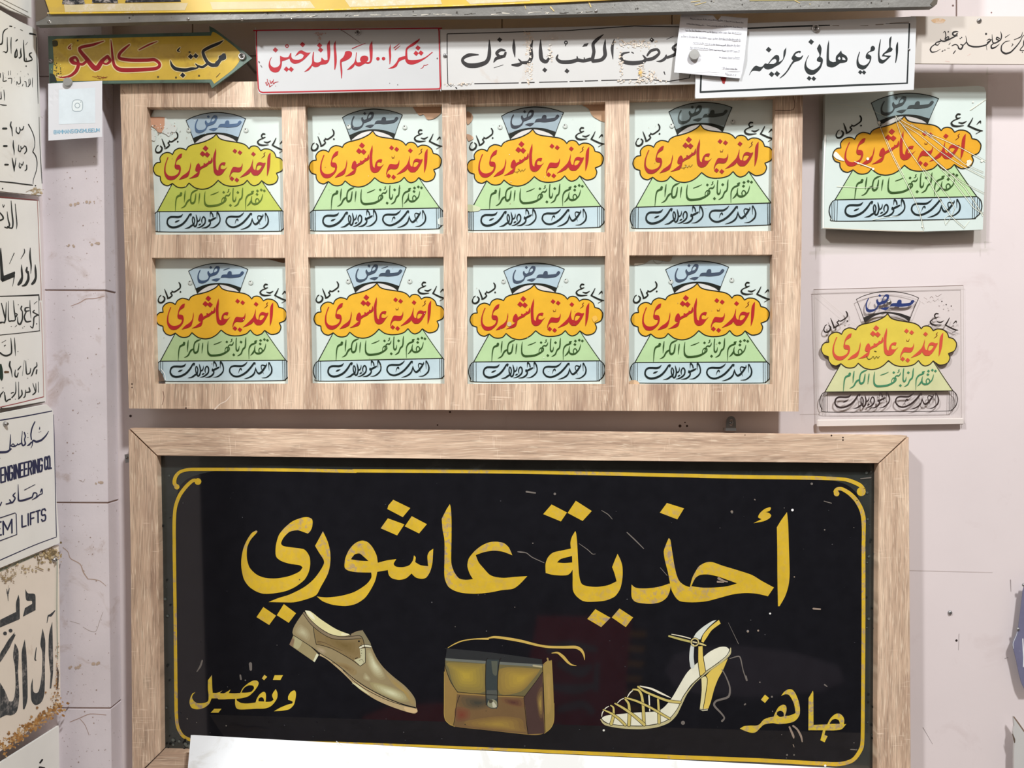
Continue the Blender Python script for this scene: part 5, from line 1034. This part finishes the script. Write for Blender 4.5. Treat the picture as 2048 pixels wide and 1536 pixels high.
a.rib('442,775,8 440,900,24 456,1040,18 450,1150,5; 515,1020,8 520,1100,26 525,1200,26 500,1270,36 470,1300,28; 395,1060,18 388,1110,28 410,1150,20; 412,1120,18 415,1230,32 375,1310,34 325,1330,14; 315,1020,6 318,1100,24 325,1200,26 300,1270,44 270,1310,28; 355,790,10 358,840,14 305,935,5; 208,850,10 140,1005,6; 10,780,10 12,900,30 25,1100,36 35,1230,50', dk)
a.fill('20,1195! 215,1118! 222,1140 210,1200! 30,1275!', dk); a.rib('212,1180,14 185,1335,5; 0,1480,9 300,1470,8 570,1455,9; 570,1460,8 578,1540,7', dk)
a.z = zoom(0, 590, 6.678)
a.rib('0,20,8 300,12,8 515,5,8; 518,5,6 522,250,6 528,480,6; 0,535,9 300,505,9 530,478,9', dk)
a.rib('400,70,5 402,180,12 415,310,4; 460,205,10 440,225,14 480,250,14 515,270,16; 500,270,14 455,300,16 450,380,14 435,440,14 405,415,8; 490,385,16; 455,120,6 495,85,6; 385,165,10 340,175,18 340,215,18 390,210,10; 350,225,14 325,290,16 350,355,18 410,350,14; 290,150,16 280,185,16 300,220,12; 300,230,12 300,320,16 270,390,20 240,370,16 235,290,6; 245,130,12; 305,440,12; 325,420,12', dk)
a.rib('180,75,6 190,200,14 205,330,14 150,345,16 115,330,14 112,80,5; 205,300,14 230,260,14 200,240,10; 150,420,12; 200,425,5 225,405,5; 85,100,6 75,300,16 60,370,16 45,360,10; 20,110,10 55,250,16 75,330,14; 0,370,22 30,365,18', dk)
a.rib('195,570,5 200,680,14 207,810,4; 145,575,6 155,700,16 150,780,18 90,810,20 40,800,18 0,770,18; 240,755,12; 25,635,5 80,605,5; 60,680,12 72,670,12', dk)
a.rib('345,880,6 350,1000,14 360,1055,14 400,1040,14 410,980,8; 375,860,6; 490,900,8 492,950,14 460,980,16 430,1060,14 415,1085,6; 492,1000,16 485,1050,16; 372,1110,10; 325,870,4 300,1080,4; 280,950,10 255,980,14 240,1000,12; 205,1000,8 200,1070,16 225,1095,16 245,1040,10; 135,890,16 128,940,20 150,1000,14 165,1095,5', dk)
a.rib('70,1028,26 110,1028,22', (110, 84, 60)); a.rib('10,930,20 14,1000,40 20,1100,40 24,1140,10', (36, 56, 46))
a.rib('512,1160,5 516,1300,8; 480,1180,5 478,1290,14 440,1330,14; 440,1180,6 470,1280,10; 390,1240,14 400,1290,16 350,1300,14; 345,1270,8 335,1350,14 315,1370,8; 290,1270,12 295,1330,16 250,1385,14; 250,1160,5 252,1370,10; 210,1160,5 210,1300,14 160,1370,14; 205,1390,10; 180,1300,12 150,1310,10; 140,1390,14 110,1400,14 80,1420,14 70,1340,8; 40,1240,12; 45,1290,10 10,1330,16 0,1360,18; 60,1300,10 70,1400,12', dk)
a.rib('0,1498,8 300,1430,8 585,1358,8', (160, 60, 68)); a.rib('545,100,5 570,700,6 585,1358,6', (190, 140, 132))
a.lv = 0.5; a.fill('0,1535! 0,1520 40,1480 60,1510 600,1420! 600,1432! 60,1550! 0,1580!', (70, 62, 56))
obj('black_lettering', a, M['paint'], s3)
s4 = side_sign('lift_company_sign', 'off-white plate with dark blue border and ENGINEERING lettering, on the left wall', '-90,848 0,827 94,809 106,821 108,900 113,1000 119.5,1086 60,1111 0,1136 -90,1172', OFF+0.006, M['side_sign'], 0.008)
nb = (42, 46, 78)
a = Art(side(OFF+0.006), zoom(0, 820, 5.908), 1); a.wm = 1.18
a.rib('0,122,12 300,72,12 612,12,10; 632,55,5 640,300,7 650,700,7 662,1300,8 668,1490,8; 668,1500,8 400,1600,9 0,1775,10', nb)
a.rib('575,250,6 545,300,14 490,355,20 430,375,22 390,360,16 380,420,8 365,450,5; 412,140,12 380,210,14 365,290,14 372,350,12; 372,380,14 345,410,18 325,420,10; 470,200,5 468,225,12; 462,262,10; 482,255,10; 328,275,9; 330,325,12; 288,265,12 300,310,14 290,350,12 300,400,16 270,420,16 255,370,12 265,250,5; 255,390,14 215,410,12 205,395,8; 205,410,12 170,430,14 130,425,10 155,400,10 180,430,12; 125,290,6 122,380,14 115,460,12; 130,460,16 80,495,22 0,500,24; 0,570,10', nb)
words(a, 'ENGINEERING', quad('10,688 500,572 498,722 12,858'), 17, nb, 0.42); words(a, 'CO.', quad('528,560 606,540 610,688 530,702'), 16, nb, 0.4)
a.rib('215,880,5 218,1000,12 225,1070,18 300,1060,20 380,1030,16; 385,1020,14 400,980,14 435,985,10 430,1030,14 380,1060,6; 430,1035,12 470,1000,12 500,985,10 495,930,12 480,970,12; 290,945,8 415,880,6; 180,980,10 155,1010,14 180,1040,14 150,1090,16 110,1100,16; 115,1060,12 130,1095,14 75,1110,14; 0,1130,14 20,1090,10', nb)
words(a, 'LIFTS', quad('260,1248 538,1165 540,1302 262,1382'), 15, nb, 0.4)
a.rib('0,1275,9 180,1215,9! 192,1230,9! 200,1470,9! 0,1545,9', nb, n=1); words(a, 'EM', quad('-70,1340 140,1292 142,1450 -66,1490'), 15, nb, 0.3)
obj('blue_lettering', a, M['paint'], s4)
screw(s4, side(OFF+0.006), 9, 848, 5, 0, M['metal'], depth=0.006, sd=True)
s5 = side_sign('rusty_house_sign', 'rust-stained cream plate with broad grey brush lettering, low on the left wall', '-90,1174 0,1137 60,1112 117.5,1090 119,1200 121,1412 60,1460 0,1503 -90,1568', OFF+0.002, M['rusty_sign'])
gk = (62, 66, 68)
a = Art(side(OFF+0.002), zoom(0, 1090, 5.908), 1); a.wm = 1.18
a.fill('300,520! 330,570 400,575 420,610 420,770! 270,848! 295,745! 380,695! 375,660 310,650', gk); a.fill('220,585! 190,680 190,790! 0,885! 0,975! 225,880! 235,870! 232,650!', gk)
a.rib('60,1045,46; 125,1012,46', gk); a.fill('175,1030! 130,1180 60,1300 0,1390! 0,1290 40,1220! 100,1120', gk)
a.rib('80,520,5 92,580,18 110,510,6; 92,570,12 97,660,4; 650,775,8 600,830,26 570,840,14 555,920,5', gk)
a.z = zoom(0, 1080, 3.3675)
a.fill('352,550! 330,640 328,780 340,900 335,1000! 345,1000! 358,880 356,700', gk); a.fill('287,595! 272,700 285,760 282,900 260,1020 225,1020 220,930! 208,990 212,1080 240,1112 280,1090 300,1020 303,800 305,680', gk); a.fill('167,668! 146,760 150,900 155,1140! 165,1140! 186,1060 180,800', gk)
a.fill('100,695! 88,780 100,850 105,980 90,1080 60,1085! 35,1020 0,960! 0,1200! 40,1180 80,1180 115,1150 130,1050 122,900 125,750', gk)
a.rib('245,725,4 236,800,8 242,810,6; 100,640,8 50,720,24 0,800,26', gk)
obj('grey_lettering', a, M['paint_worn'], s5)
a = Art(side(OFF+0.002), zoom(0, 1080, 3.3675), 2)
a.rib('0,205,18 150,140,16 260,95,12', (120, 130, 112))
rust = [(186, 140, 82), (166, 118, 60), (204, 168, 116), (148, 104, 54)]
for k_ in range(13):
    t_ = k_/12; a.specks(20+380*t_, 1395-275*t_, 26, 20, 20, rust, 3, 13, seed=k_+40)
a.specks(330, 100, 42, 32, 110, [(150, 130, 88), (172, 150, 106), (120, 104, 72), (206, 188, 150)], 3, 11, 61); a.specks(120, 200, 80, 22, 60, [(170, 150, 112), (196, 178, 140), (140, 124, 90)], 2, 8, 62)
a.specks(388, 900, 7, 110, 50, rust, 2, 6, 63); a.specks(370, 1060, 18, 30, 24, rust, 2, 7, 64); a.specks(40, 260, 30, 16, 30, [(150, 130, 96)], 2, 7, 65)
a.rib('376,1080,10; 385,860,8 392,900,10 388,1000,7', (60, 44, 34)); a.rib('386,130,5 384,500,5 390,800,4', (150, 168, 150))
a.rib('10,240,6 40,270,8 70,250,5; 240,180,6 290,200,8; 60,265,5 110,230,4', (160, 140, 100))
obj('rust_patch', a, M['paint_worn'], s5)
screw(s5, side(OFF+0.002), 107, 1120, 5.2, 0, M['metal'], depth=0.006, sd=True)
s6 = side_sign('bottom_plate', 'pale grey plate at the bottom of the left wall, mostly out of frame', '-90,1600 0,1526 118,1451 120,1700 -90,1900', OFF+0.002, M['side_sign'])
a = Art(side(OFF+0.002), zoom(0, 1080, 3.3675), 1); a.rib('285,1480,12 270,1500,12; 300,1536,10 265,1530,10 280,1560,10', (30, 30, 30)); obj('black_lettering', a, M['paint'], s6)

# ------------------------------------------------------------------ what the black glass mirrors: a low partition with signs, behind the viewer
KR2 = (D-0.08+1.95)/1500
def Rf(x, y, off=0.0): return Vector(((x-1024)*KR2, -1.95+off, (768-y)*KR2))
M['partition'] = m_plain('dark_partition', (30, 28, 28), 0.7, vary=0.3, vscale=3)
pf = sroot('wall_front', (0, -2.0, -0.8))
bm = bmesh.new(); bmesh.ops.create_cube(bm, size=1, matrix=Matrix.Translation((0.2, -2.02, -0.8)) @ Matrix.Diagonal((5.0, 0.1, 2.0, 1))); obj('wall_panel', bm, M['partition'], pf)
def back_sign(name, label, pts, mat):
    q = quad(pts); r = thing(name, Rf(sum(p[0] for p in q)/len(q), sum(p[1] for p in q)/len(q), 0.002), label, 'sign')
    bm = bmesh.new(); f = [bm.verts.new(Rf(x, y, 0.004)) for x, y in q]; b_ = [bm.verts.new(Rf(x, y, -0.018)) for x, y in q]
    bm.faces.new(f); bm.faces.new(b_[::-1])
    for i in range(len(q)): bm.faces.new([f[i], f[(i+1) % len(q)], b_[(i+1) % len(q)], b_[i]])
    bmesh.ops.recalc_face_normals(bm, faces=bm.faces); obj('plate', bm, mat, r); return r
M['back_red'] = m_plain('red_banner', (186, 30, 38), 0.6); M['back_orange'] = m_plain('orange_red_plate', (200, 52, 24), 0.6); M['back_grey'] = m_plain('grey_oval_plate', (150, 142, 158), 0.6)
rb = back_sign('red_banner', 'red banner with pale letters and yellow teeth, mirrored in the black glass', '1075,1236 1264,1240 1256,1330 1244,1490 1236,1560 975,1560 985,1490 1020,1400 1060,1320', M['back_red'])
a = Art(lambda x, y, o=0.0: Rf(x, y, 0.004+o))
a.rib('1100,1300,16 1140,1290,14 1190,1300,12; 1120,1330,12 1160,1345,22 1180,1335,12; 1110,1375,12 1150,1380,20 1190,1372,10; 1120,1420,14 1165,1410,16 1185,1425,12; 1060,1470,10 1100,1462,14 1120,1480,10; 1115,1455,14 1135,1490,22; 1195,1330,10 1192,1380,12', (150, 150, 156))
for k_ in range(9): a.fill(f'{1262-k_*2},{1262+k_*30}! {1296-k_*3},{1264+k_*30}! {1290-k_*3},{1276+k_*30}! {1258-k_*2},{1274+k_*30}!', (190, 140, 40))
obj('banner_lettering', a, M['paint_matt'], rb)
back_sign('orange_sign', 'splash-shaped orange-red sign mirrored faintly beside the painted bag', '722,1440 770,1420 880,1412 940,1425 930,1452 900,1470 830,1462 800,1484 770,1460', M['back_orange'])
back_sign('oval_sign', 'grey oval plate mirrored faintly behind the painted sandal', '1332,1345 1350,1315 1400,1300 1480,1296 1600,1310 1680,1335 1690,1365 1640,1385 1500,1395 1400,1390 1350,1375', M['back_grey'])
